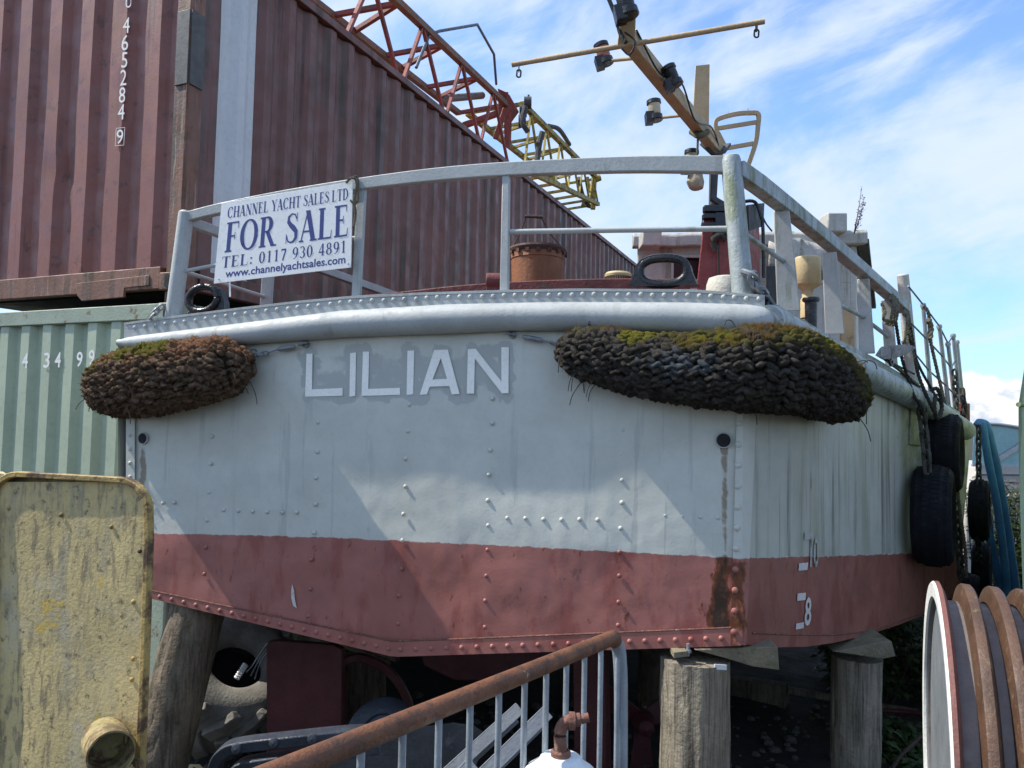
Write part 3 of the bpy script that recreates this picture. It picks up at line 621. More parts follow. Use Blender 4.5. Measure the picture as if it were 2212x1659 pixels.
def transom_plate():
    mb = MB(); nx, ny = 200, 110; vs = []; wl = []; rust = []; patch = []
    for j in range(ny + 1):
        for i in range(nx + 1):
            px = 273 + (1607 - 273) * i / nx
            yt = interp(R_TOP, px) + 10; yb = interp(BOT, px); py = yt + (yb - yt) * j / ny
            p = tr(px, py)
            p += TN * (.010 * nz((px * .004, py * .004, 0)) + .006 * nz((px * .010, py * .010, 3)) + .0016 * nz((px * .04, py * .03, 5)))
            vs.append(p); wl.append((interp(WLT, px) - py) / 430.0)
            r = .75 * g2(308, 1010, 9, 60, px, py) * (1 if py > 945 else .2) + .55 * g2(308, 1080, 13, 70, px, py)
            if py > 950: r += 1.0 * g2(1563, 975, 11, 26, px, py) + .85 * g2(1566, 1090, 10, 130, px, py)
            if py > 1200: r += 1.0 * g2(1558, 1270, 18, 70, px, py) + .62 * g2(1542, 1330, 26, 42, px, py) + .75 * g2(1562, 1360, 18, 40, px, py)
            r += .0
            n = .5 + .9 * nz((px * .05, py * .03, 7)) + .5 * nz((px * .15, py * .1, 2))
            rust.append(max(0, min(1, r * max(0, .55 + n * .6))))
            pd = min(seg_dist(px, py, *q) for q in STROKES) if 735 < py < 885 and 630 < px < 1130 else 99
            pd += 13 * nz((px * .035, py * .035, 4)) + 7 * nz((px * .12, py * .12, 9)); patch.append(max(max(0, min(1, 1 - (pd - 13) / 14)) * .78, max(0, min(1, 1 - max(0, abs(px - 880) - 215 + 12 * nz((py * .05, 1, 1))) / 22, 1 - max(0, abs(py - 808) - 38 + 14 * nz((px * .03, 7, 1))) / 18)) * (.50 + .35 * nz((px * .018, py * .03, 2)))) + .5 * max(g2(962, 1000, 4, 140, px, py), g2(958, 1130, 9, 60, px, py), g2(1392, 1010, 5, 120, px, py), g2(560, 1060, 4, 60, px, py), g2(795, 1140, 9, 30, px, py), g2(560, 1040, 2, 40, px, py)))
    k = nx + 1
    mb.add(vs, [(j * k + i, (j + 1) * k + i, (j + 1) * k + i + 1, j * k + i + 1) for j in range(ny) for i in range(nx)])
    mb.att = {'wl': wl, 'rust': rust, 'patch': patch}
    # rivets on the plate
    def riv(px, py, r=.0115):
        n0 = len(mb.v); p = tr(px, py, .001); mb.dome(p, TN, r, r * .75, 9); n = len(mb.v) - n0
        for key, val in (('wl', (interp(WLT, px) - py) / 430.0), ('rust', 0), ('patch', 0)): mb.att[key].extend([val] * n)
    for xt, yt, xb, yb, n in ((458, 945, 440, 1302, 7), (688, 914, 668, 1330, 8), (884, 875, 860, 1345, 9), (1063, 862, 1046, 1352, 10), (1345, 928, 1337, 1352, 9)):
        for i in range(n): t = i / (n - 1); riv(xt + (xb - xt) * t + random.uniform(-2, 2), yt + (yb - yt) * t + random.uniform(-3, 3))
    for i in range(3): riv(328 + i * 24, 1086 + random.uniform(-1, 1))
    for i in range(6): riv(483 + i * 31.5, 1102 + i + random.uniform(-1, 1))
    for i in range(6): riv(1096 + i * 39, 1119 + i * .9 + random.uniform(-1, 1))
    for i in range(4): riv(1437 + i * 38, 1114 + i * 1.3 + random.uniform(-1, 1))
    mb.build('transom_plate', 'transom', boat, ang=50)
transom_plate()
def strip(name, mat, pts_top, pts_bot, fn, n_out, off, th, rivets=None, wlf=None, steps=60, mats=None):
    """a riveted plate strip between two pixel polylines"""
    x0, x1 = pts_top[0][0], pts_top[-1][0]; mb = MB(); a, b = [], []
    for i in range(steps + 1):
        px = x0 + (x1 - x0) * i / steps; a.append((px, interp(pts_top, px))); b.append((px, interp(pts_bot, px)))
    wl = []
    vs = []
    for (pa, pb) in zip(a, b):
        for o, q in ((off + th, pa), (off + th, pb), (off, pb), (off, pa)):
            vs.append(fn(q[0], q[1], o)); wl.append(wlf(q) if wlf else 1.0)
    mb.add(vs, [(4 * i + j, 4 * i + (j + 1) % 4, 4 * i + 4 + (j + 1) % 4, 4 * i + 4 + j) for i in range(steps) for j in range(4)] + [(3, 2, 1, 0), (4 * steps, 4 * steps + 1, 4 * steps + 2, 4 * steps + 3)])
    mb.att = {'wl': wl}
    for (px, py, r) in (rivets or ()):
        n0 = len(mb.v); mb.dome(fn(px, py, off + th), n_out, r, r * .8, 9); mb.att['wl'].extend([wlf((px, py)) if wlf else 1.0] * (len(mb.v) - n0))
    return mb.build(name, mat, boat, ang=35)
def plates():
    wt = lambda q: (interp(WLT, q[0]) - q[1]) / 430.0
    rv = []; x = 292
    while x < 1645:
        rv.append((x + random.uniform(-1.5, 1.5), (interp(G_TOP, x) * .55 + interp(R_TOP, x) * .45) + random.uniform(-1, 1), .0135 if x > 500 else .012)); x += 21.5 + 4.5 * (x - 292) / 1350
    strip('gunwale_strip', 'rail', G_TOP, [(x, y + 4) for x, y in R_TOP], tr, TN, .012, .014, rv, steps=90)
    # flat top of the gunwale, running inboard
    mb = MB(); a = [tr(x, y + .5, .03) for x, y in G_TOP]
    mb.add(a + [p - TN * .12 for p in a] + [p - Z * .012 for p in a], [(i, i + 1, len(a) + i + 1, len(a) + i) for i in range(len(a) - 1)] + [(i, 2 * len(a) + i, 2 * len(a) + i + 1, i + 1) for i in range(len(a) - 1)]); mb.build('gunwale_flange', 'rail', boat)
    # chine strip
    top = [(255, 1240), (325, 1276), (848, 1386), (1000, 1381), (1600, 1356)]
    rv = []; x = 345
    while x < 1590:
        rv.append((x, interp(top, x) * .42 + interp(BOT, x) * .58, .0125)); x += 26 if x < 850 else 33
    strip('chine_strip', 'transom', top, [(x, y + 3) for x, y in BOT], tr, TN, .004, .010, rv, wt, 80)
    mb = MB(); pa = [tr(x, interp(top, x) - 1, .012) for x in (262, 325, 500, 700, 848, 1000, 1200, 1400, 1590)]; mb.tube(pa, .0045, 6); mb.build('weld_bead', 'rustpink', boat)
    # corner strip
    mb = MB(); wl = []
    cl = [(1590, 880), (1590, 1000), (1583, 1206), (1577, 1392)]; cr = [(1631, 870), (1628, 1000), (1620, 1206), (1612, 1393)]
    n = 24; vs = []
    for i in range(n + 1):
        y = 866 + (1394 - 866) * i / n
        xl = 1592 - 14 * (y - 880) / 512; xr = 1634 - 22 * (y - 880) / 512
        e = tr(1605, y, .016)
        for q in (tr(xl, y, .002), tr(xl, y, .016), tr(1604, y, .018), sd(xr, y, .014), sd(xr, y, .002)): vs.append(q)
        wl += [(1206 - y) / 430.] * 5
    ru = [q for i in range(n + 1) for q in ([.62, .62, .40, .1, 0] if 1212 < 866 + 528 * i / n < 1400 else [0] * 5)]
    mb.add(vs, [(5 * i + j, 5 * i + 5 + j, 5 * i + 6 + j, 5 * i + 1 + j) for i in range(n) for j in range(4)]); mb.att = {'wl': wl, 'rust': ru}
    for i in range(11):
        y = 915 + i * 45; n0 = len(mb.v); mb.dome(tr(1597 - 12 * (y - 900) / 480, y, .017), TN, .015, .010, 9); mb.att['wl'] += [(1206 - y) / 430.] * (len(mb.v) - n0)
    mb.build('corner_strip', 'transom', boat, ang=35)
    # left edge strip
    mb = MB(); vs = []; wl = []
    for i in range(13):
        y = 760 + (1280 - 760) * i / 12
        for q in (tr(291, y, .002), tr(291, y, .014), tr(272, y, .014), tr(272, y, -.03)): vs.append(q)
        wl += [(1150 - y) / 430.] * 4
    mb.add(vs, [(4 * i + j, 4 * i + 4 + j, 4 * i + 5 + j, 4 * i + 1 + j) for i in range(12) for j in range(3)]); mb.att = {'wl': wl}
    for i in range(8):
        y = 940 + i * 30; n0 = len(mb.v); mb.dome(tr(281, y, .014), TN, .012, .01, 8); mb.att['wl'] += [(1150 - y) / 430.] * (len(mb.v) - n0)
    mb.build('corner_strip', 'transom', boat, ang=35)
    # right side plate
    mb = MB(); nx, ny = 130, 90; vs = []; wl = []; gr = []; ru = []
    for j in range(ny + 1):
        for i in range(nx + 1):
            px = 1606 + (2076 - 1606) * i / nx; yt = interp(S_TOP, px) + 20; yb = interp(S_BOT, px); py = yt + (yb - yt) * j / ny
            vs.append(sd(px, py) + SN * (.006 * nz((px * .006, py * .004, 5)))); wl.append((interp(S_WL, px) - py) / 430.)
            gr.append(max(0, min(1, (px - 1780) / 260.)) * .62 * (1 if py < 1195 else .0) * max(.3, 1 - (py - 850) / 900))
            ru.append(.55 * g2(1752, 1000, 5, 160, px, py) * (.6 + .8 * abs(nz((px * .08, py * .01, 1)))) if py < 1200 else 0)
    k = nx + 1; mb.add(vs, [(j * k + i, (j + 1) * k + i, (j + 1) * k + i + 1, j * k + i + 1) for j in range(ny) for i in range(nx)]); mb.att = {'wl': wl, 'green': gr, 'rust': ru}
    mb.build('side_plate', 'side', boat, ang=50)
    # side gunwale strip, small doubler plate, lower weld line
    mb = MB(); a = []
    st = [(x, y) for x, y in S_TOP]; n = 30; vs = []
    for i in range(n + 1):
        px = 1640 + (2074 - 1640) * i / n; y = interp(S_TOP, px); h = 26 if px > 1700 else 22
        for o, yy in ((-.10, y), (.022, y), (.022, y + h), (.0, y + h)): vs.append(sd(px, yy, o))
    mb.add(vs, [(4 * i + j, 4 * i + 1 + j, 4 * i + 5 + j, 4 * i + 4 + j) for i in range(n) for j in range(3)]); mb.build('gunwale_strip', 'mossrail', boat)
    mb = MB(); mb.prism([sd(x, y, .001) for x, y in ((1965, 880), (1988, 884), (1986, 963), (1963, 960))][::-1], SN * .012); o = mb.build('doubler_plate', 'side', boat, bevel=.003)
    o.data.attributes.new('wl', 'FLOAT', 'POINT').data.foreach_set('value', [1.0] * len(o.data.vertices)); g = o.data.attributes.new('green', 'FLOAT', 'POINT'); g.data.foreach_set('value', [.5] * len(o.data.vertices))
    mb = MB(); mb.tube([sd(x, y, .001) for x, y in ((1625, 1367), (1700, 1371), (1790, 1372), (1850, 1367), (1900, 1358), (1990, 1325), (2050, 1296))], .004, 6); mb.build('weld_bead', 'rustpink', boat)
    for xa, ya, xb, yb in ((1997, 905, 1996, 1320), (2050, 930, 2040, 1290)):
        mb = MB(); mb.tube([sd(xa, ya, .0), sd(xb, yb, .0)], .0035, 6); mb.build('plate_seam', 'deckred', boat)
    # rounded bilge, bottom, far side and deck
    base = [tr(x, y, -.002) for x, y in BOT] + [sd(x, y, -.002) for x, y in S_BOT[1:]]
    far = [base[-1] + V((.9, 3.2, .1)), base[-1] + V((.4, 6.5, .3)), V((1.8, 13.5, .75)), V((-.2, 9.5, .55)), V((TL.x + .35, TL.y + 1.0, base[0].z + .02))]
    cen = V((.6, 6.2, .38)); lo = base + far; n = len(lo); mb = MB()
    mb.add(lo + [cen], [(i, (i + 1) % n, n) for i in range(n)])
    upz = {}
    tops = [tr(x, interp(R_TOP, x) + 12, -.004) for x, y in BOT] + [sd(x, interp(S_TOP, x) + 22, -.004) for x, y in S_BOT[1:]]
    tops += [q + V((0, 0, 1.6)) for q in far]
    for i in range(len(base) - 1, n):
        j = (i + 1) % n; mb.poly([lo[i], lo[j], tops[j], tops[i]])
    o = mb.build('hull_bottom', 'side', boat, ang=50)
    nn = len(o.data.vertices); o.data.attributes.new('wl', 'FLOAT', 'POINT').data.foreach_set('value', [-.2 if v.co.z < 1.3 else .5 for v in o.data.vertices])
    dz = tr(1400, 625).z - .05
    rim = [tr(x, y + 6, -.01) for x, y in G_TOP] + [sd(x, y + 4, -.03) for x, y in S_TOP[1:]] + [q + V((0, 0, 0)) for q in [V((t.x, t.y, 1.95)) for t in tops[len(base):]]]
    mb = MB(); c = V((.9, 6.2, 2.12)); mb.add(rim + [c], [(i, (i + 1) % len(rim), len(rim)) for i in range(len(rim))]); mb.build('deck', 'deckred', boat, smooth=False)
plates()
def rub_rails():
    path = []; rr = []
    for px in [256, 262, 275, 300, 360, 440, 520, 620, 740, 860, 970, 1090, 1205, 1340, 1474, 1560, 1620, 1650, 1664, 1672]:
        a = interp(R_TOP, px); b = interp(R_BOT, px); c = tr(px, (a + b) / 2, .035); path.append(c)
        dist = c.y; r = (b - a) / 2 / FPX * dist * 1.0
        if px < 300: r *= {256: .35, 262: .8, 275: 1}[px]
        if px >= 1650: r *= {1650: .88, 1664: .62, 1672: .25}[px]
        rr.append(max(.02, r))
    mb = MB(); mb.tube(path, rr, 24, upv=TN); mb.build('rub_rail', 'rail', boat)
    pts = [sd(x, y, .035) for x, y in ((1640, 690), (1672, 694), (1750, 741), (1870, 808), (1980, 863), (2030, 893), (2078, 926), (2086, 931))]
    pts[0] = tr(1658, 694, .035)
    mb = MB(); pts2 = smooth_path(pts, 5); rl = []
    for i in range(len(pts2)): rl.append(.070 + .006 * nz((i * .7, 0, 0)))
    rl[-1] = .03; mb.tube(pts2, rl, 20, upv=Z); mb.build('rub_rail', 'mossrail', boat)
rub_rails()
def name_and_marks():
    def c5(x, y, i=0): return tr(734.5 + .336 * x, 544.4 + .336 * y, .0065 + .0003 * i)
    mb = MB()
    L1 = [(662, 764), (675, 764), (674, 841), (740, 838), (740, 855), (659, 857)]
    def add(pts): mb.poly(pts[::-1])
    add([tr(x, y, .0065) for x, y in L1[:3] + [(674, 841)] + L1[5:]][0:3] + [tr(673.5, 856, .0065), tr(659, 857, .0065)])
    add([tr(x, y, .0068) for x, y in ((673, 841), (740, 838), (740, 855), (672, 856.5))])
    for pl in ([(65, 650), (103, 645), (98, 925), (60, 930)], [(147, 640), (187, 640), (180, 923), (138, 925)], [(433, 635), (477, 632), (470, 915), (428, 918)]): add([c5(*q) for q in pl])
    add([c5(x, y, 1) for x, y in ((178, 880), (385, 873), (385, 918), (178, 924))])
    for i, pl in enumerate(([(605, 630), (650, 629), (652, 672), (558, 915), (512, 918)], [(630, 629), (693, 627), (768, 912), (718, 915), (640, 655)], [(590, 820), (690, 815), (702, 862), (573, 866)],
                            [(822, 625), (868, 622), (862, 910), (815, 910)], [(840, 624), (872, 622), (1083, 890), (1083, 908), (1040, 908), (840, 650)], [(1037, 612), (1085, 612), (1083, 908), (1037, 908)])):
        add([c5(x, y, i % 3) for x, y in pl])
    mb.build('name_lettering', 'letter', boat, smooth=False)
    for q in (((1726, 1217), (1746, 1215), (1744, 1231), (1725, 1233)), ((1723, 1282), (1741, 1280), (1740, 1296), (1722, 1298)), ((1720, 1347), (1737, 1344), (1736, 1357), (1719, 1360))):
        mb = MB(); mb.poly([sd(x, y, .006) for x, y in q][::-1]); mb.build('draft_mark', 'mark', boat, smooth=False)
    for tx, q, mt in (('8', ((1737, 1353), (1752, 1350), (1753, 1289), (1741, 1291)), 'mark'), ('10', ((1750, 1226), (1768, 1225), (1769, 1160), (1751, 1161)), 'faded')):
        mb = MB(); text_into(mb, tx, q, lambda a, b: sd(a, b, .006), .02); mb.build('draft_number', mt, boat, smooth=False)
    mb = MB(); mb.poly([sd(x, y, .006) for x, y in ((1738, 1150), (1757, 1149), (1756, 1164), (1738, 1166))][::-1]); mb.build('draft_mark', 'faded', boat, smooth=False)
    mb = MB(); mb.poly([tr(x, y, .006) for x, y in ((631, 1262), (635, 1275), (637, 1295), (641, 1314), (633, 1308), (629, 1292), (629, 1276))][::-1]); mb.build('paint_smear', 'mark', boat, smooth=False)
    for px, py, r in ((309, 947, 11), (1563, 951, 15)):
        c = tr(px, py, .004); rr = r / FPX * c.y
        mb = MB(); mb.lathe(c, TN, [(0, -.06), (rr * .98, -.06), (rr, .0055), (rr * 1.15, .006), (rr * 1.18, -.002)], 20, mats=[0, 0, 1, 1]); mb.build('scupper', ['dark', 'transom' if 0 else 'rail'], boat)
        mb = MB(); mb.lathe(c, TN, [(0, .0045), (rr * .985, .0045)], 20); mb.build('scupper_bore_shade', 'dark', boat)  # flat near-black disc stands for the shade inside the scupper
name_and_marks()

# ------------------------------------------------------------------ guard rails
def railing():
    up = Z
    tp = [tr(x, y, -.03) for x, y in ((404, 470), (480, 451), (620, 424), (770, 400), (930, 380), (1090, 367), (1330, 357), (1480, 356), (1576, 357))]
    mb = MB(); hs = [.055, .058, .062, .062, .068, .070, .074, .078, .080]
    path = smooth_path(tp, 3); m_ = len(path)
    def prof(i):
        h = interp(list(zip(range(9), hs)), i / (m_ - 1) * 8); return [(-.022, -h / 2), (.022, -h / 2), (.022, h / 2), (-.022, h / 2)]
    mb.sweep(path, prof, Z)
    rail = mb.build('guard_rail', 'rail', boat, bevel=.005)
    def post(a, b, w, t, dirw, mat='rail', w2=None):
        mb = MB(); w2 = w2 or w; dn = dirw.cross(b - a).normalized() * t / 2; dw = dirw.normalized()
        mb.hexa([a - dw * w / 2 - dn, a + dw * w / 2 - dn, a + dw * w / 2 + dn, a - dw * w / 2 + dn], [b - dw * w2 / 2 - dn, b + dw * w2 / 2 - dn, b + dw * w2 / 2 + dn, b - dw * w2 / 2 + dn])
        return mb.build('post', mat, rail, bevel=.005)
    def pipe(nm, pts, r, mat='rail', n=14):
        mb = MB(); mb.tube(pts, r, n); return mb.build(nm, mat, rail)
    # transom posts
    mb = MB(); a, b = tr(403, 456, -.03), tr(374, 690, -.02); mb.tube([a, a.lerp(b, .02), b], [.030, .042, .046], 18); mb.build('post', 'rail', rail)
    post(tr(782, 408, -.03), tr(770, 645, -.02), .052, .022, TU); post(tr(1094, 378, -.03), tr(1090, 632, -.02), .038, .03, TU, w2=.044)
    mb = MB(); a, b = tr(1578, 336, -.03), tr(1606, 645, -.03); a2 = a.lerp(b, .012); mb.tube([a, a2, a.lerp(b, .04), b], [.030, .041, .046, .050], 24); mb.build('post', 'mossrail', rail)
    pipe('mid_rail', [tr(1093, 501, -.03), tr(1330, 497, -.03), tr(1575, 494, -.03)], .0135)
    pipe('mid_rail', [tr(388, 588, -.03), tr(470, 572, -.03), tr(560, 556, -.03), tr(776, 512, -.03)], .011)
    # starboard side
    sp = [sd(x, y, -.04) for x, y in ((1600, 368), (1640, 400), (1700, 447), (1780, 513), (1860, 582), (1920, 634), (1956, 668))]
    sp[0] = tr(1592, 366, -.03)
    mb = MB(); hs2 = [.078, .08, .075, .07, .062, .058, .055]
    mb.sweep(sp, lambda i: [(-.035, -hs2[i] / 2), (.035, -hs2[i] / 2), (.035, hs2[i] / 2), (-.035, hs2[i] / 2)], Z); mb.build('top_rail', 'mossrail', rail, bevel=.005)
    for ax, ay, bx, by, w, w2 in ((1688, 455, 1704, 672, .076, .112), (1791, 545, 1804, 722, .076, .100), (1865, 602, 1873, 764, .066, .085), (1914, 648, 1926, 792, .062, .072)):
        a, b = sd(ax, ay, -.045), sd(bx, by, -.035)
        vd = flat(a - EYE).normalized(); dw = V((vd.y, -vd.x, 0))
        post(a, b, w, .016, dw, 'post', w2)
    for p in (((1612, 508), (1703, 572)), ((1806, 655), (1880, 692)), ((1884, 701), (1922, 730))): pipe('mid_rail', [sd(x, y, -.045) for x, y in p], .012, 'mossrail')
    # stanchions and wires further forward
    def stan(a, b, r, ya, mat='rail', ball=True):
        p, q = sd(*a, -.06), sd(*b, -.06); mb = MB(); mb.tube([p, q], [r, r * 1.15], 12)
        if ball: mb.lathe(p, Z, [(0, r * 1.2), (r * 1.25, r * .6), (r * 1.5, -r * .6), (r, -r * 2)], 10)
        return mb.build('stanchion', mat, rail)
    p, q = sd(1950, 592, -.12), sd(1972, 830, -.12); mb = MB(); mb.tube([p, p.lerp(q, .01), q], [.030, .037, .042], 18); mb.build('stanchion', 'wheel', rail)
    ST = [((1994, 658), (2011, 850)), ((2029, 704), (2050, 884)), ((2048, 742), (2065, 896)), ((2059, 724), (2078, 900)), ((2067, 738), (2083, 905))]
    for a, b in ST: stan(a, b, .013, 0, 'galv')
    for pts in (((1962, 618), (1994, 658), (2029, 704), (2048, 742), (2059, 724)), ((1965, 695), (2002, 733), (2036, 770), (2055, 795), (2065, 775)), ((1972, 758), (2006, 800), (2042, 832), (2060, 850), (2072, 830))):
        mb = MB(); mb.tube([sd(x, y, -.06) for x, y in pts], .006, 6); mb.build('guard_wire', 'steelrod', rail)
    # port side rail seen through the stern rail
    pd = flat(P(860, 642, 6.1) - tr(404, 470)).normalized()
    a, b = tr(410, 480, -.05), P(862, 642, 6.1)
    mb = MB(); mb.bar([a, a.lerp(b, .5), b], .05, .055); mb.build('top_rail', 'rail', rail, bevel=.004)
    pipe('mid_rail', [tr(395, 586, -.05), P(574, 642, 4.95)], .012)
    a_ = a.lerp(b, .39); 
    post(P(582, 560, 4.95), P(574, 672, 4.95), .075, .03, X)
    return rail
RAIL = railing()

# ------------------------------------------------------------------ deck fittings
def fairlead(cx, cy, w, h, rx, ry, depth, th, hx=None):
    """black cast fairlead: tapered cheek plate with a rolled oval mouth"""
    y = P(cx, cy, depth); k = depth / FPX; mb = MB(); n = 40
    # rolled rim
    pts = []
    for i in range(n + 1):
        t = 2 * math.pi * i / n; c, s_ = math.cos(t), math.sin(t)
        ex = rx * (abs(c) ** .8) * (1 if c > 0 else -1); ey = ry * (abs(s_) ** .8) * (1 if s_ > 0 else -1)
        pts.append(y + TU * (ex * k) + Z * (ey * k))
    mb.tube(pts, th * k, 10, upv=TN)
    # cheeks around the mouth
    def ring(off, grow):
        out = []
        for i in range(n):
            t = 2 * math.pi * i / n; c, s_ = math.cos(t), math.sin(t)
            sx = (w / 2) * (1 if s_ < 0 else .80) ; q = V((0, 0, 0))
            if s_ > 0: ex, ey = rx * 1.18 * (abs(c) ** .8) * (1 if c > 0 else -1), ry * 1.22 * s_ ** .8
            else:
                lo = h - ry; ex = (rx * 1.2 + (w / 2 - rx * 1.2) * min(1, -s_ * 1.6)) * (1 if c > 0 else -1) * min(1, abs(c) * 1.9); ey = -lo * min(1, -s_ * 1.9)
            out.append(y + TU * (ex * grow * k) + Z * (ey * k) + TN * off)
        return out
    inn = [y + TU * (rx * .98 * math.cos(2 * math.pi * i / n) * k) + Z * (ry * .98 * math.sin(2 * math.pi * i / n) * k) for i in range(n)]
    o1, o2 = ring(.02, 1), ring(-.07, 1.06)
    vs = [p + TN * .02 for p in inn] + o1 + o2 + [p - TN * .07 for p in inn]
    fs = []
    for i in range(n):
        j = (i + 1) % n
        for a in range(3): fs.append((a * n + i, (a + 1) * n + i, (a + 1) * n + j, a * n + j))
        fs.append((3 * n + i, i, j, 3 * n + j))
    mb.add(vs, fs); return mb.build('fairlead', 'black', boat, ang=60)
fairlead(1432, 586, 150, 62, 50, 29, 3.75, 10)
def port_ring():
    k = 4.45 / FPX; c = P(438, 646, 4.45); pts = [c + TU * (37 * k * math.cos(a)) + Z * (27 * k * math.sin(a) + 2 * k * math.cos(a)) for a in [2 * math.pi * i / 40 for i in range(41)]]
    mb = MB(); mb.tube(pts, 8.0 * k, 12, upv=TN)
    mb.prism([c + TU * (x * k) - Z * (y * k) for x, y in ((18, -32), (40, -22), (52, 6), (54, 30), (-30, 34), (-44, 30), (-30, 24), (20, 26), (37, 8), (36, -10))], -TN * .06); mb.build('fairlead', 'black', boat, ang=50, bevel=.004)
port_ring()
def deck_fittings():
    # curved red coaming behind the gunwale
    pts = [P(x, y, d) for x, y, d in ((760, 652, 4.4), (880, 641, 4.4), (980, 630, 4.35), (1090, 622, 4.3), (1200, 617, 4.25), (1350, 614, 4.2), (1490, 616, 4.15))]
    mb = MB(); mb.sweep(smooth_path(pts, 4), lambda i: [(-.03, -.06), (.03, -.06), (.03, .028), (-.03, .028)], Z); co = mb.build('hatch_coaming', 'deckred', boat, bevel=.006)
    c = P(1064, 608, 4.3); mb = MB(); mb.tube([c - X * .035, c + X * .05], .047, 18); mb.box(c - Z * .05, X, Y, Z, .035, .03, .06); mb.build('hinge_lug', 'deckred', co, bevel=.004)
    # slatted cream vent
    c = P(1335, 612, 4.5); mb = MB(); mb.lathe(c, Z, [(.07, -.02), (.072, .0), (.072, .035), (.078, .036), (.08, .05), (.07, .062), (0, .066)], 24)
    for i in range(18): t = math.pi * (1 + i / 17); mb.box(c + V((math.cos(t) * .074, math.sin(t) * .074, .018)), V((-math.sin(t), math.cos(t), 0)), V((math.cos(t), math.sin(t), 0)), Z, .0035, .003, .014, 1)
    mb.build('grille_vent', ['cream', 'bucketdark'], boat)
    # white mushroom vent behind the corner post
    c = P(1566, 634, 3.95); mb = MB(); mb.lathe(c, Z, [(.098, -.03), (.098, .0), (.094, .045), (.083, .078), (.06, .086), (0, .088)], 28); mb.build('mushroom_vent', 'whitevent', boat)
    # cream cowl on a neck, black bollard
    c = P(1744, 615, 4.55); mb = MB(); mb.lathe(c, Z, [(.0, .165), (.066, .165), (.076, .158), (.078, .15), (.078, .0), (.07, -.008), (.034, -.03), (.030, -.075), (.04, -.09), (.04, -.2)], 30); mb.build('cowl_vent', 'cream', boat, ang=60)
    c = P(1752, 668, 4.1); mb = MB(); mb.lathe(c, Z, [(0, .062), (.042, .062), (.046, .054), (.044, .044), (.032, .036), (.03, -.1)], 20); mb.build('bollard', 'black', boat)
    # red funnel casing
    d = 5.2; f = [P(1500, 660, d), P(1640, 660, d), P(1607, 448, d), P(1522, 448, d)]; back = V((.16, .55, 0))
    bk = [f[0] + V((.35, .6, 0)), f[1] + V((.12, .6, 0)), P(1640, 446, d + .6), P(1560, 446, d + .6)]
    f[1] = P(1592, 660, d); f[2] = P(1590, 446, d)
    bk = [P(1530, 660, d + .7), P(1643, 660, d + .55), P(1640, 442, d + .55), P(1545, 446, d + .7)]
    mb = MB(); mb.hexa(f, bk); fu = mb.build('funnel_casing', 'funnel', boat, bevel=.01)
    mb = MB()
    for yy, hh in ((452, 9), (468, 7), (486, 5)):
        a, b = P(1520 - (yy - 448) * .1, yy, d - .02), P(1600, yy, d - .02); mb.box((a + b) / 2, b - a, Y, Z, (b - a).length / 2, .03, hh * .5 * d / FPX * 1.6)
    mb.box(P(1562, 485, d - .02), X, Y, Z, .06, .035, .075); mb.build('louvre', 'black', fu, bevel=.004)
    mb = MB(); a = P(1612, 445, d + .3); q = [P(1608, 444, d + .22), P(1643, 440, d + .52), P(1641, 490, d + .52), P(1610, 500, d + .22)]
    mb.prism([p + V((.012, -.012, 0)) for p in q], V((.01, -.01, 0))); mb.build('soot_panel', 'soot', fu)
    mb = MB(); mb.bar([P(1545, 345, d + .1), P(1541, 430, d + .1), P(1592, 462, d + .05)], .045, .04, Y); mb.build('exhaust_pipe', 'soot', fu, bevel=.004)
    mb = MB(); mb.tube([P(1551, 520, d - .02), P(1553, 612, d - .02)], .006, 6); mb.tube([P(1538, 440, d), P(1519, 470, d), P(1512, 500, d)], .004, 6); mb.tube(smooth_path([P(1545, 540, d - .04), P(1540, 518, d - .05), P(1556, 508, d - .05), P(1568, 520, d - .05)], 4), .02, 8); mb.build('loose_line', 'ropedark', fu)
    mb = MB(); mb.tube(smooth_path([P(1600, 436, d + .3), P(1630, 436, d + .3), P(1643, 465, d + .3), P(1648, 492, d + .3), P(1650, 600, d + .3)], 5), .013, 8); mb.tube(smooth_path([P(1638, 440, d + .3), P(1652, 478, d + .3), P(1668, 500, d + .3)], 5), .006, 6); mb.build('hose', 'black', fu)
deck_fittings()
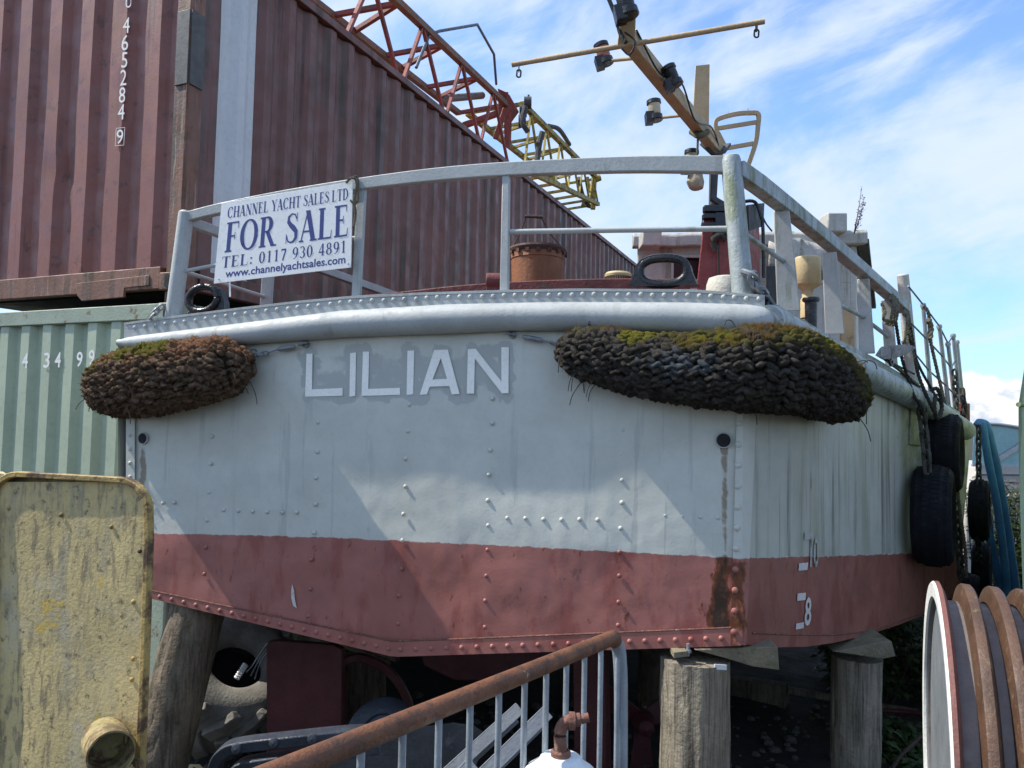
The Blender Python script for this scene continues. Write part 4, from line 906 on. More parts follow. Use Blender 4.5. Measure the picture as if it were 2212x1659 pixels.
def wheelhouse():
    d = 6.3
    fl, fr = P(1376, 700, d), P(1850, 700, d - .1); zt = P(1376, 528, d).z; n = V((-.0, -1, 0)); u = (fr - fl).normalized()
    zb = 2.0; W_ = (fr - fl).length
    back = (SU * .75 + V((.0, .6, 0))).normalized() * 3.6
    def q(x, z, off=0): return V((fl.x, fl.y, 0)) + V((u.x, u.y, 0)) * x + V((0, -off, 0)) + Z * z
    mb = MB(); w0, w1 = q(0, zb), q(W_, zb); h = zt - zb
    # front wall with two window openings
    xs = [0, .28, .66, 1.12, 1.50, W_]; zs = [zb, zt - .30, zt - .10, zt]
    for i in range(5):
        for j in range(3):
            if i in (1, 3) and j == 1: continue
            mb.prism([q(xs[i], zs[j]), q(xs[i + 1], zs[j]), q(xs[i + 1], zs[j + 1]), q(xs[i], zs[j + 1])][::-1], V((0, .05, 0)))
    sw = [w1, w1 + back, w1 + back + Z * h, w1 + Z * h]; mb.prism(sw, V((-.05, 0, 0)))
    mb.prism([w0, w0 + Z * h, w0 + back + Z * h, w0 + back], V((.05, 0, 0)))
    wh = mb.build('wheelhouse', 'wheel', boat, bevel=.004)
    for a, b in ((.28, .66), (1.12, 1.50)):
        mb = MB(); mb.prism([q(a, zt - .30, -.03), q(b, zt - .30, -.03), q(b, zt - .1, -.03), q(a, zt - .1, -.03)], V((0, .01, 0))); mb.build('window_pane', 'glassdark', wh)
        mb = MB()
        for p_, r_ in (((a, zt - .30), (b, zt - .30)), ((b, zt - .30), (b, zt - .1)), ((b, zt - .1), (a, zt - .1)), ((a, zt - .1), (a, zt - .30))): mb.bar([q(*p_, .012), q(*r_, .012)], .022, .022, Y)
        mb.build('window_frame', 'wheel', wh, bevel=.003)
    # thick roof trim on the front edge, and blocks on it
    mb = MB(); a, b = q(-.05, zt + .02, .03), q(W_ + .06, zt + .06, .03); pts = [a.lerp(b, i / 16) + V((0, 0, .012 * nz((i * .8, 1, 1)))) for i in range(17)]; mb.sweep(pts, lambda i: [(-.05, -.055), (.05, -.055), (.055, .03), (.03, .06), (-.05, .06)], Z); mb.build('roof_edge', 'wheel', wh, bevel=.008)
    mb = MB(); mb.prism([q(-.03, zt + .03), q(W_ + .05, zt + .06), q(W_ + .05, zt + .06) + back, q(-.03, zt + .03) + back], Z * .03); mb.build('roof', 'wheel', wh)
    for (x0, y0, x1, y1, dd) in ((1387, 497, 1430, 530, 5.95), (1788, 459, 1831, 500, 6.0)):
        p0, p1 = P(x0, y1, dd), P(x1, y0, dd); mb = MB(); mb.box((p0 + p1) / 2 + Y * .09, X, Y, Z, abs(p1.x - p0.x) / 2, .09, abs(p1.z - p0.z) / 2); mb.build('roof_box', 'wheel', wh, bevel=.012)
    # starboard side windows: dark, in timber surrounds
    n2 = V((back.y, -back.x, 0)).normalized(); bu = back.normalized()
    for i in range(3):
        s0 = .25 + i * 1.05; o = w1 + bu * s0 + n2 * .012
        mb = MB(); mb.prism([o + Z * (h - .44), o + bu * .85 + Z * (h - .44), o + bu * .85 + Z * (h - .08), o + Z * (h - .08)], n2 * .01); mb.build('window_pane', 'glassdark', wh)
    mb = MB(); mb.bar([w1 + n2 * .05 + Z * (h + .03), w1 + back + n2 * .05 + Z * (h + .03)], .09, .05); mb.build('roof_edge', 'soot', wh, bevel=.006)
    # bulged grey flap hanging off the front, dark door strip
    mb = MB(); pts = []
    for i in range(9):
        for j in range(5): p = P(1662 + i * 17, 520 + j * 14 + 6 * math.sin(i * 1.3) + (i > 6) * 5, 6.1); pts.append(p + V((0, .05 * nz((i * .5, j * .6, 3)), 0)))
    mb.add(pts, [(i * 5 + j, i * 5 + j + 1, i * 5 + j + 6, i * 5 + j + 5) for i in range(8) for j in range(4)]); o = mb.build('torn_flap', 'wheel', wh)
    md = o.modifiers.new('thick', 'SOLIDIFY'); md.thickness = .012
    mb = MB(); mb.prism([P(1655, 700, 6.0), P(1690, 700, 6.0), P(1690, 575, 6.0), P(1655, 575, 6.0)][::-1], V((0, .03, 0))); mb.build('door', 'soot', wh)
    mb = MB(); mb.prism([P(1818, 750, 5.3), P(1846, 750, 5.3), P(1846, 665, 5.3), P(1818, 665, 5.3)][::-1], V((0, .03, 0))); mb.build('bare_timber_panel', 'tan', wh)
wheelhouse()

# ------------------------------------------------------------------ mast lowered over the stern
def mast():
    a, b = P(1360, 88, 4.15), P(1552, 326, 5.5)
    ax = (b - a).normalized(); sidev = ax.cross(Z).normalized(); mb = MB()
    mb.bar([a - ax * .02, a.lerp(b, .5), b], .075, .09, Z); ms = mb.build('mast', 'tan', boat, bevel=.006)
    # head plate and lamp at the tip
    mb = MB(); p = [P(1334, 96, 4.13), P(1372, 96, 4.13), P(1374, 30, 4.05), P(1342, 30, 4.05)]; mb.prism(p[::-1], V((0, .03, 0))); mb.build('head_plate', 'tan', ms, bevel=.005)
    mb = MB(); mb.tube(smooth_path([P(1312, -10, 4.1), P(1330, 35, 4.1), P(1340, 72, 4.1), P(1352, 92, 4.08)], 5), .012, 8); mb.tube(smooth_path([P(1350, 70, 4.05), P(1372, 90, 4.02), P(1360, 118, 4.05), P(1343, 105, 4.06)], 5), .006, 6); mb.build('cable', 'black', ms)
    mb = MB(); mb.tube(smooth_path([a + V((.03, -.03, .05)), a.lerp(b, .2) + V((.04, -.05, -.055)), a.lerp(b, .42) + V((.04, -.05, .055)), a.lerp(b, .6) + V((.03, -.05, -.06)), a.lerp(b, .8) + V((.04, -.05, .02)), b + V((-.02, -.08, -.05)), P(1536, 420, 5.3)], 8), .006, 6); mb.build('cable', 'black', ms)
    # crosstree
    p, q = P(1106, 140, 4.3), P(1652, 46, 3.95); mb = MB(); pts = [p.lerp(q, i / 12) + Z * .004 * nz((i, 0, 0)) for i in range(13)]; mb.tube(pts, [.0145 + .002 * nz((i * 1.7, 3, 0)) for i in range(13)], 10); ct = mb.build('crosstree', 'tan', ms)
    for t in (.03, .97):
        c = p.lerp(q, t); mb = MB(); mb.torus(c - Z * .028, X, .011, .004, 12, 6, 0, Z * .008); mb.torus(c - Z * .058, Y, .012, .005, 12, 6, 0, Z * .010); mb.build('shackle', 'rustchain', ct)
    # stub arms
    for u0, v0, d0, u1, v1, d1, r in ((1322, 131, 4.4, 1385, 125, 4.35, .010), (1432, 254, 5.0, 1490, 248, 4.95, .010)):
        mb = MB(); mb.tube([P(u0, v0, d0), P(u1, v1, d1)], r, 8); mb.build('stub_arm', 'tan', ms)
    def lamp(cx, cy, d, s, mat, tilt):
        c = P(cx, cy, d); k = s * d / FPX; up_ = (Z + V(tilt)).normalized(); mb = MB()
        mb.lathe(c, up_, [(0, 1.5 * k), (.75 * k, 1.5 * k), (.92 * k, 1.4 * k), (.95 * k, .95 * k), (.8 * k, .9 * k), (.78 * k, -.2 * k), (.7 * k, -.5 * k), (.95 * k, -.55 * k), (1.0 * k, -1.2 * k), (.9 * k, -1.3 * k), (0, -1.3 * k)], 20, mats=[0, 0, 0, 0, 1, 1, 0, 0, 0, 0])
        w = up_.cross(V((0, 1, .2))).normalized(); mb.box(c - up_ * .9 * k + w * .75 * k, w, up_, w.cross(up_), .5 * k, .7 * k, .75 * k, 0)
        mb.build('navigation_lamp', ['black', mat], ms, ang=45)
    lamp(1304, 118, 4.5, 18, 'lampbody', (-.3, 0, 0)); lamp(1452, 166, 4.45, 18, 'black', (-.45, 0, 0)); lamp(1414, 240, 5.05, 17, 'lampclear', (-.1, 0, 0)); lamp(1352, 8, 4.0, 24, 'black', (-.25, 0, 0)); lamp(1494, 348, 5.3, 17, 'lampclear', (0, 0, 0))
    mb = MB(); c = P(1502, 392, 5.3); mb.lathe(c, Z, [(0, .055), (.05, .05), (.062, .0), (.05, -.045), (.02, -.06), (0, -.06)], 12)
    mb.v = [v + V((.02 * nz(v, 22), .02 * nz(v + V((3, 0, 0)), 22), .015 * nz(v + V((0, 5, 0)), 25))) for v in mb.v]; mb.build('wrapped_bundle', 'tanpale', ms)
    # upright board, ladder back frame, strap
    f0 = [P(1494, 265, 5.2), P(1531, 315, 5.2), P(1536, 139, 5.2), P(1502, 142, 5.2)]
    f0 = [P(1496, 262, 5.2), P(1531, 300, 5.2), P(1533, 138, 5.2), P(1502, 141, 5.2)]; mb = MB(); mb.prism(f0[::-1], V((.02, .09, 0))); mb.build('upright_board', 'tan', ms, bevel=.004)
    mb = MB(); d = 5.7; fr = smooth_path([P(1560, 315, d), P(1549, 290, d), P(1546, 264, d), P(1560, 254, d), P(1592, 246, d), P(1620, 244, d), P(1638, 247, d), P(1637, 275, d), P(1632, 310, d), P(1616, 358, d)], 4)
    mb.sweep(fr, lambda i: [(-.016, -.013), (.016, -.013), (.016, .013), (-.016, .013)], Y); fm = mb.build('ladder_frame', 'tan', ms, bevel=.003)
    mb = MB()
    for u0, v0, u1, v1 in ((1548, 278, 1634, 264), (1560, 322, 1628, 310)): mb.bar([P(u0, v0, d), P(u1, v1, d)], .018, .032)
    for u0, v0 in ((1573, 252), (1616, 244)): mb.tube([P(u0, v0, d), P(u0 - 1, v0 - 11, d)], .005, 6)
    mb.bar([P(1552, 285, d), P(1566, 312, d)], .012, .02); mb.build('crossbar', 'tan', fm, bevel=.003)
    mb = MB(); mb.bar([P(1515, 312, 5.4), P(1542, 334, 5.35), P(1560, 330, 5.4), P(1572, 312, 5.5)], .05, .02); mb.build('clamp', 'soot', ms, bevel=.004); mb = MB(); mb.tube(smooth_path([P(1494, 285, 5.18), P(1510, 293, 5.1), P(1528, 285, 5.15)], 4), .022, 8); mb.build('lashing', 'rope', ms); mb = MB(); mb.tube([P(1508, 290, 5.12), P(1506, 335, 5.15)], .008, 6); mb.build('halyard', 'rope', ms)
    # prop carrying the heel of the mast
    mb = MB(); mb.tube([P(1541, 345, 5.45), P(1536, 600, 5.45)], .028, 12); mb.build('mast_prop', 'soot', ms)
mast()
def lower_gear():
    # rudder, stern frame, skeg, fender-like rollers under the hull
    d = 4.55; q = [P(578, 1386, d), P(600, 1384, d), P(722, 1394, d), P(738, 1404, d), P(738, 1720, d), P(576, 1720, d), P(575, 1398, d)]
    mb = MB(); mb.prism(q[::-1], V((.012, .045, 0))); ru = mb.build('rudder', 'rudder', boat, bevel=.006)
    mb = MB(); mb.bar(smooth_path([P(738, 1432, 4.75), P(775, 1420, 4.8), P(830, 1442, 4.85), P(870, 1490, 4.85), P(890, 1560, 4.85), P(896, 1720, 4.85)], 6), .05, .05, Y); mb.build('stern_frame', 'rudder', boat, bevel=.008)
    mb = MB(); mb.prism([P(x, y, 5.0) for x, y in ((905, 1400), (1240, 1396), (1200, 1440), (1100, 1475), (980, 1470), (915, 1440))][::-1], V((.1, .5, 0))); mb.build('keel_fairing', 'rudder', boat, bevel=.01)
    mb = MB(); mb.prism([P(x, y, 4.4) for x, y in ((1238, 1410), (1305, 1410), (1312, 1720), (1240, 1720))][::-1], V((.04, .10, 0))); mb.build('skeg_post', 'rudder', boat, bevel=.006)
    mb = MB(); c = P(1390, 1560, 5.0); 
    for k in range(3):
        t = k * 2.094 + .5; u = V((math.cos(t), 0, math.sin(t))); v = V((-math.sin(t), 0, math.cos(t)))
        mb.hexa([c + u * .05 - v * .05, c + u * .05 + v * .05 + Y * .04, c + u * .06 + v * .05 + Y * .06, c + u * .06 - v * .05 + Y * .02], [c + u * .34 - v * .09 - Y * .03, c + u * .34 + v * .09 + Y * .06, c + u * .35 + v * .09 + Y * .08, c + u * .35 - v * .09 - Y * .01])
    mb.lathe(c, V((0, -1, 0)), [(0, .14), (.05, .11), (.07, 0), (.07, -.12)], 16); mb.build('propeller', 'rudder', boat, bevel=.004)
lower_gear()

# ------------------------------------------------------------------ rope fenders
def fender(label, path, radii, kind, bluefn, mossbase, seed):
    rnd = random.Random(seed)
    cen = path[len(path) // 2]; t = thing('rope_fender', cen - Z * .2, label, 'boat fender')
    mat = 'coir' if kind == 'coir' else 'tarred'
    h0 = (path[0] - path[1]).normalized(); h1 = (path[-1] - path[-2]).normalized()
    path = [path[0] + h0 * radii[0] * .55] + list(path) + [path[-1] + h1 * radii[-1] * .55]
    n_ = len(path) - 2; radii = [radii[0] * .45] + [interp(list(zip(range(len(radii)), radii)), i / (n_ - 1) * (len(radii) - 1)) for i in range(n_)] + [radii[-1] * .45]
    sp = smooth_path(path, 8); rp = [interp(list(zip(range(len(radii)), radii)), i / (len(sp) - 1) * (len(radii) - 1)) for i in range(len(sp))]
    mb = MB(); mb.tube(sp, [r * .90 for r in rp], 18); mb.build('core', 'coir_core', t)
    # frames
    L_ = [0]
    for a, b in zip(sp, sp[1:]): L_.append(L_[-1] + (b - a).length)
    def at(s):
        i = 0
        while i < len(sp) - 2 and L_[i + 1] < s: i += 1
        f = (s - L_[i]) / max(1e-6, L_[i + 1] - L_[i]); f = max(0, min(1, f))
        p = sp[i].lerp(sp[i + 1], f); r = rp[i] + (rp[i + 1] - rp[i]) * f; tg = (sp[min(i + 2, len(sp) - 1)] - sp[max(i - 1, 0)]).normalized()
        a = (Z - tg * tg.z).normalized(); return p, r, tg, a, tg.cross(a)
    mb = MB(); KL, KW = (.050, .030) if kind != 'coir' else (.050, .034)
    mb.att = {'moss': [], 'top': [], 'blue': []}
    fib = MB(); spo = MB(); fuz = MB()
    s = -.5 * KL; row = 0
    while s < L_[-1] + .5 * KL:
        p, r, tg, a, b = at(max(0, min(L_[-1], s))); cnt = max(6, int(2 * math.pi * r / (KW * 1.02)))
        for k in range(cnt):
            th = 2 * math.pi * (k + .5 * (row % 2)) / cnt + row * .05 + rnd.uniform(-.06, .06)
            rn = a * math.cos(th) + b * math.sin(th); 
            along = tg; tw = b * math.cos(th) - a * math.sin(th)
            ds = rnd.uniform(-.006, .006); c = p + rn * (r * (.90 + .06 * rnd.random())) + tg * ds
            sl = (.55 if row % 2 else -.35) if kind != 'coir' else (.5 if row % 2 else .1)
            sl += rnd.uniform(-.15, .15) if kind != 'coir' else rnd.uniform(-.3, .3); sz = rnd.uniform(.88, 1.12) if kind != 'coir' else rnd.uniform(.82, 1.18)
            e1 = (along * math.cos(sl) + tw * math.sin(sl)) * KL * sz * rnd.uniform(.50, .70); e2 = rn.cross(e1.normalized()) * KW * sz * rnd.uniform(.44, .60); e3 = rn * KW * sz * rnd.uniform(.65, 1.05)
            n0 = len(mb.v); nu, nv = 12, 9; vs = []
            for j in range(nv):
                ph = math.pi * (j + .5) / nv - math.pi / 2
                for i in range(nu):
                    la = 2 * math.pi * i / nu
                    gro = 1 + (.15 if kind != 'coir' else .22) * math.sin(3 * la + 4.5 * math.sin(ph) + k)                       # twisted strand grooves
                    q = c + e1 * math.sin(ph) + (e2 * math.cos(la) + e3 * math.sin(la)) * math.cos(ph) ** .8 * gro
                    q += (rn + tg * .4) * .006 * nz(q, 45) + (rn * .7 + tw * .5) * (.0012 if kind != 'coir' else .0022) * nz(q, 140); vs.append(q)
            fs = [(j * nu + i, j * nu + (i + 1) % nu, (j + 1) * nu + (i + 1) % nu, (j + 1) * nu + i) for j in range(nv - 1) for i in range(nu)] + [tuple(range(nu - 1, -1, -1)), tuple((nv - 1) * nu + i for i in range(nu))]
            mb.add(vs, fs)
            up_ = rn.z; ms = mossbase(s / L_[-1], up_, c) + .35 * nz(c, 6) + rnd.uniform(-.12, .12); bl = bluefn(s / L_[-1], up_) + rnd.uniform(-.15, .15)
            mb.att['moss'] += [ms] * len(vs); mb.att['top'] += [max(0, up_ * .75 + .3 * nz(c, 5) + .1) if kind == 'coir' else max(0, up_ * .85 - .36 + .95 * nz(c, 6) + .5 * max(0, s / L_[-1] - .42)) ] * len(vs); mb.att['blue'] += [bl] * len(vs)
            # loose fibres
            if rn.dot(TN) > -.3:
                for _ in range((16 if ms > .38 else 3) if kind != 'coir' else 14):
                    u_ = rnd.uniform(-.9, .9); la_ = rnd.uniform(0, 6.28); q = c + e1 * u_ + (e2 * math.cos(la_) + e3 * abs(math.sin(la_))) * math.sqrt(1 - u_ * u_) * .97; on = (e2.normalized() * math.cos(la_) + rn * abs(math.sin(la_))).normalized(); l = rnd.uniform(.004, .011); dr = (on * .8 + e1.normalized() * rnd.uniform(-1, 1) + V((rnd.uniform(-.5, .5), rnd.uniform(-.5, .5), rnd.uniform(-.2, .5)))).normalized(); w = dr.orthogonal().normalized() * .0011
                    (fuz if ms > .38 else fib).add([q - w, q + w, q + dr * l], [(0, 1, 2)])
                for _ in range(5 if kind == 'coir' else 2):
                    q = c + e1 * rnd.uniform(-.8, .8) + e3 * .8; dr = (rn * rnd.uniform(.2, 1) + along * rnd.uniform(-1, 1) + tw * rnd.uniform(-1, 1) - Z * .4).normalized(); l = rnd.uniform(.010, .030)
                    w = dr.orthogonal().normalized() * .0009; fib.add([q - w, q + w, q + dr * l], [(0, 1, 2)])
                if up_ > .5 and kind != 'coir' and nz(c, 4.5) + .25 * nz(c, 13) > .16:
                    for _ in range(22):
                        q = c + e1 * rnd.uniform(-.9, .9) + e2 * rnd.uniform(-.9, .9) + e3 * .7; l = rnd.uniform(.012, .026); w = X * .0009
                        dr = (Z + V((rnd.uniform(-.25, .25), rnd.uniform(-.25, .25), 0))).normalized(); spo.add([q - w, q + w, q + dr * l], [(0, 1, 2)])
        s += KL * .56; row += 1
    # ragged fringe beneath
    for _ in range(260):
        s_ = rnd.uniform(0, L_[-1]); p, r, tg, a, b = at(s_); th = math.pi + rnd.uniform(-.9, .9); rn = a * math.cos(th) + b * math.sin(th); q = p + rn * r; dr = (rn + V((rnd.uniform(-.7, .7), rnd.uniform(-.4, .4), -.3))).normalized(); l = rnd.uniform(.015, .05); w = X * .0010; fib.add([q - w, q + w, q + dr * l], [(0, 1, 2)])
    for _ in range(46):
        s_ = rnd.choice((rnd.uniform(0, L_[-1]), rnd.uniform(.85, 1.0) * L_[-1], rnd.uniform(0, .12) * L_[-1])); p, r, tg, a, b = at(s_); th = rnd.uniform(-2.9, 2.9); rn = a * math.cos(th) + b * math.sin(th); q = p + rn * r * 1.0
        d1 = V((rnd.uniform(-.03, .03), rnd.uniform(-.02, .02), rnd.uniform(-.02, .02))); l = rnd.uniform(.03, .075); fib.tube(smooth_path([q, q + rn * l * .45 + d1, q + rn * l * .6 + d1 * 2 - Z * l * .4, q + rn * l * .65 + d1 * 2.4 - Z * l], 3), .0022, 4)
    mb.build('knotted_rope', mat, t, ang=80); fib.build('loose_fibres', 'fibre' if kind == 'coir' else 'ropedark', t, smooth=False)
    if fuz.v: fuz.build('moss_fuzz', 'mossfuzz', t, smooth=False)
    if spo.v: spo.build('moss_stalks', 'sporo', t, smooth=False)
    return t
def fenders():
    o = .12
    c = [hit(205, 838, TR, TN, .0), tr(255, 832, .10), tr(330, 820, .135), tr(420, 804, .135), tr(490, 793, .125), tr(516, 789, .11)]
    c[0] = tr(232, 836, .03)
    r = [.10, .165, .185, .165, .145, .095]
    lf = fender('brown coir rope fender hung at the left corner of the stern', c, r, 'coir', lambda s, u: -1, lambda s, u, c_: (.34 + .5 * u if s < .62 else -.1) - .14, 3)
    path = [tr(1236, 760, .08), tr(1270, 764, .11), tr(1350, 782, .125), tr(1450, 796, .135), tr(1540, 798, .15), hit(1655, 796, TR, (TN * 1.6 + SN).normalized(), .165), hit(1735, 806, TR, (TN + SN * 2).normalized(), .15), sd(1790, 834, .13), sd(1828, 860, .12)]
    path = [path[0]] + [q for a, b in zip(path, path[1:]) for q in (a.lerp(b, .25), a.lerp(b, .75))] + [path[-1]]
    r = [.085, .110, .128, .142, .163, .183, .180, .156, .110]
    rf = fender('dark mossy rope fender wrapped round the right corner of the stern', path, r, 'tar', lambda s, u: .62 - 2.2 * abs(s - .30) - .5 * abs(u), lambda s, u, c_: -.05 + .70 * max(0, u) + 1.9 * max(0, s - .46) - (.25 if u < -.3 else 0), 5)
    # turnbuckles and chains
    for t, pts in ((lf, [(655, 743), (637, 748), (600, 755), (578, 762), (520, 775)]), (rf, [(1104, 722), (1128, 727), (1172, 735), (1190, 740), (1222, 752)])):
        q = [tr(x, y, .03) for x, y in pts]; q[-1] = q[-1] + TN * .02
        mb = MB(); mb.lathe(q[0] - TN * .03, TN, [(.02, 0), (.02, .012), (.008, .014), (.008, .03)], 12); mb.torus(q[0], Z, .012, .005, 12, 6, 0, (q[1] - q[0]).normalized() * .012); 
        mb.tube([q[1], q[1].lerp(q[2], .15), q[1].lerp(q[2], .9), q[2]], [.007, .0125, .0125, .006], 10); mb.tube([q[2], q[3]], .0045, 8); mb.build('turnbuckle', 'galv_dull', t)
        mb = MB(); mb.chain([q[3], q[4]], .0055); mb.build('chain', 'galv_dull', t)
fenders()

# ------------------------------------------------------------------ FOR SALE sign
def sale_sign():
    cs = [(463, 613), (759, 578), (763, 392), (480, 439)]                                        # BL BR TR TL
    so_ = .022
    base = tr(610, 612, so_)
    t = thing('sale_sign', base, 'white for sale board with blue lettering tied to the stern rail', 'sign')
    def fn(px, py, off=0.0): return tr(px, py, so_ + .0055 + off)
    mb = MB(); mb.prism([tr(x, y, so_) for x, y in cs], TN * .005); mb.build('board', 'sign', t, bevel=.001)
    def uv(u, v):
        bl, br, tr_, tl = [V((q[0], q[1], 0)) for q in cs]; q = bl.lerp(br, u).lerp(tl.lerp(tr_, u), v); return (q.x, q.y)
    def box(u0, v0, u1, v1): return (uv(u0, v0), uv(u1, v0), uv(u1, v1), uv(u0, v1))
    mb = MB()
    serif_into(mb, 'CHANNEL YACHT SALES LTD', box(.05, .80, .965, .935), fn, .04)
    serif_into(mb, 'FOR SALE', box(.05, .375, .975, .745), fn, .05)
    serif_into(mb, 'TEL: 0117 930 4891', box(.04, .185, .96, .325), fn, .10)
    text_into(mb, 'www.channelyachtsales.com', box(.075, .03, .955, .155), lambda a, b: fn(a, b), .018)
    mb.build('lettering', 'sign_blue', t, smooth=False)
    mb = MB()
    for u, v in ((.03, .05), (.975, .05)): mb.dome(fn(*uv(u, v)), TN, .0045, .003, 8)
    mb.build('fixing_screw', 'galv', t)
    # cord lashing at the top right corner and cable tie below
    mb = MB(); mb.rope(smooth_path([tr(748, 395, .035), tr(757, 385, .045), tr(769, 388, .03), tr(770, 410, .02), tr(765, 432, .03), tr(768, 462, .025), tr(764, 490, .03)], 6), .0075); mb.rope(smooth_path([tr(757, 386, .05), tr(772, 383, .0), tr(773, 430, .0), tr(766, 440, .03), tr(756, 432, .04)], 6), .006); mb.build('cord', 'rope', t)
    mb = MB(); mb.bar([tr(496, 608, .02), tr(497, 641, .018)], .009, .004, TN); mb.build('tie_strap', 'sign', t)
sale_sign()

# ------------------------------------------------------------------ chains and ropes on the boat
def lines_on_boat():
    mb = MB(); mb.chain(smooth_path([tr(1612, 590, .05), tr(1622, 582, .06), tr(1628, 605, .06), sd(1650, 640, .04), sd(1672, 670, .05), sd(1690, 690, .06)], 4), .011); tag(mb.build('chain', 'galv_dull'), 'short grey painted chain wound round the right corner post', 'chain')
    mb = MB(); mb.chain(smooth_path([tr(352, 660, .02), tr(338, 672, .03), tr(322, 690, .04)], 4), .0065); tag(mb.build('chain', 'galv_dull'), 'short chain end draped over the left end of the gunwale', 'chain')
    t = thing('mooring_rope', sd(1928, 680, .03), 'old brown rope lashed over the right hand rail and hanging down', 'rope')
    mb = MB()
    for k in range(3):
        x = 1922 + k * 5; mb.rope(smooth_path([sd(x, 648 + k * 5, .02), sd(x + 4, 632 + k * 5, -.03), sd(x + 8, 655 + k * 5, .05), sd(x + 2, 690 + k * 3, .04), sd(x - 8, 700 + k * 2, .0)], 5), .010)
    for k in range(2):
        x = 1952 + k * 5; mb.rope(smooth_path([sd(x, 680 + k * 4, .02), sd(x + 3, 668 + k * 4, -.02), sd(x + 8, 690 + k * 4, .04), sd(x + 4, 720, .03), sd(x + 2, 745, .03), sd(x - 4, 735, .03)], 5), .009)
    mb.rope(smooth_path([sd(1904, 655, .0), sd(1912, 672, .02), sd(1908, 690, .02), sd(1925, 692, .03), sd(1938, 688, .03)], 5), .010)
    mb.build('lashing', 'rope', t)
    mb = MB(); mb.rope(smooth_path([sd(1934, 690, .03), sd(1942, 740, .05), sd(1950, 780, .06), sd(1972, 850, .10), sd(1990, 878, .12)], 6), .011)
    mb.rope(smooth_path([sd(1965, 700, .03), sd(1975, 760, .05), sd(1984, 810, .07), sd(2004, 860, .12), sd(2018, 890, .14)], 6), .012); mb.rope(smooth_path([sd(1960, 720, .03), sd(1985, 790, .05), sd(2012, 840, .08), sd(2030, 870, .10)], 6), .009)
    mb.build('hanging_line', 'ropedark', t)
    mb = MB(); mb.rope(smooth_path([sd(1995, 660, .0), sd(2004, 672, .02), sd(2008, 695, .02), sd(2010, 735, .03), sd(2022, 790, .04), sd(2036, 850, .06), sd(2046, 890, .08)], 6), .012)
    mb.rope(smooth_path([sd(2006, 690, .03), sd(2011, 710, .03), sd(2007, 740, .03)], 5), .020); tag(mb.build('mooring_rope', 'rope'), 'twisted rope hanging from the foremost wire stanchions on the right', 'rope')
    # eye splice hung beside the tyres
    mb = MB(); mb.rope(smooth_path([sd(2012, 845, .10), sd(2020, 838, .12), sd(2030, 850, .13), sd(2034, 885, .14), sd(2024, 905, .14), sd(2018, 880, .13), sd(2022, 850, .12)], 6), .014); tag(mb.build('mooring_rope', 'ropedark'), 'dark spliced rope eye looped above the upper tyre', 'rope')
    # grey plank with a rounded nose resting on the side deck
    q = [(1890, 768), (1900, 752), (1945, 747), (1966, 749), (1975, 754), (1960, 765), (1935, 774), (1905, 777)]
    mb = MB(); mb.prism([sd(x, y, .06) for x, y in q][::-1], V((.02, .015, .012))); tag(mb.build('plank', 'plank', None, bevel=.003), 'short silvered plank end sticking out over the right side deck', 'plank')
    mb = MB(); mb.tube([sd(1905, 770, .03), sd(1945, 800, .03), sd(1985, 835, .04)], .012, 8); mb.tube([sd(1915, 778, .04), sd(1975, 808, .05)], .006, 6); mb.torus(sd(1925, 783, .05), SN, .018, .008, 12, 6); tag(mb.build('boathook', 'black'), 'black pole with a hook lying along the right side deck', 'boathook')
lines_on_boat()

# ------------------------------------------------------------------ bucket and weed on deck
def bucket():
    c = P(1160, 612, 4.45); k = 4.45 / FPX; t = thing('bucket', c, 'rusty steel bucket with dark rim and wire handle behind the stern rail', 'bucket')
    R = 58 * k; h = 80 * k
    mb = MB(); mb.lathe(c, Z, [(0, -.06), (R * .94, -.06), (R * .96, h * .2), (R * .985, h * .62), (R * 1.015, h * .64), (R * 1.0, h * .67), (R * 1.02, h * .84), (R * .97, h * .84), (R * .9, 0)], 36); mb.build('body', 'bucket', t)
    mb = MB(); mb.lathe(c + Z * h * .84, Z, [(R * 1.0, -.014), (R * 1.05, -.006), (R * 1.09, .012), (R * 1.06, .024), (R * 1.0, .02)], 36)
    for i in range(16): a = 2 * math.pi * i / 16; mb.box(c + V((math.cos(a) * R * 1.06, math.sin(a) * R * 1.06, h * .84 - .012)), V((-math.sin(a), math.cos(a), 0)), V((math.cos(a), math.sin(a), 0)), Z, .012, .004, .010)
    mb.build('rim', 'bucketdark', t)
    ear = c + X * R * 1.08 + Z * h * .80; mb = MB(); mb.torus(ear - Z * .0, X, .014, .005, 12, 6)
    l, r = c - X * R * 1.06 + Z * h * .85, c + X * R * 1.06 + Z * h * .82; ap = P(1153, 468, 4.4)
    mb.tube([l, l.lerp(ap, .5) - X * .01, ap - X * .045 - Z * .006], .0035, 6); mb.tube([ap + X * .045 - Z * .006, r.lerp(ap, .55) + X * .01, r.lerp(ap, .2) + X * .012, r], .0035, 6); mb.tube([ap - X * .052, ap, ap + X * .052 - Z * .002], .010, 8); mb.build('handle', 'bucketdark', t)
bucket()
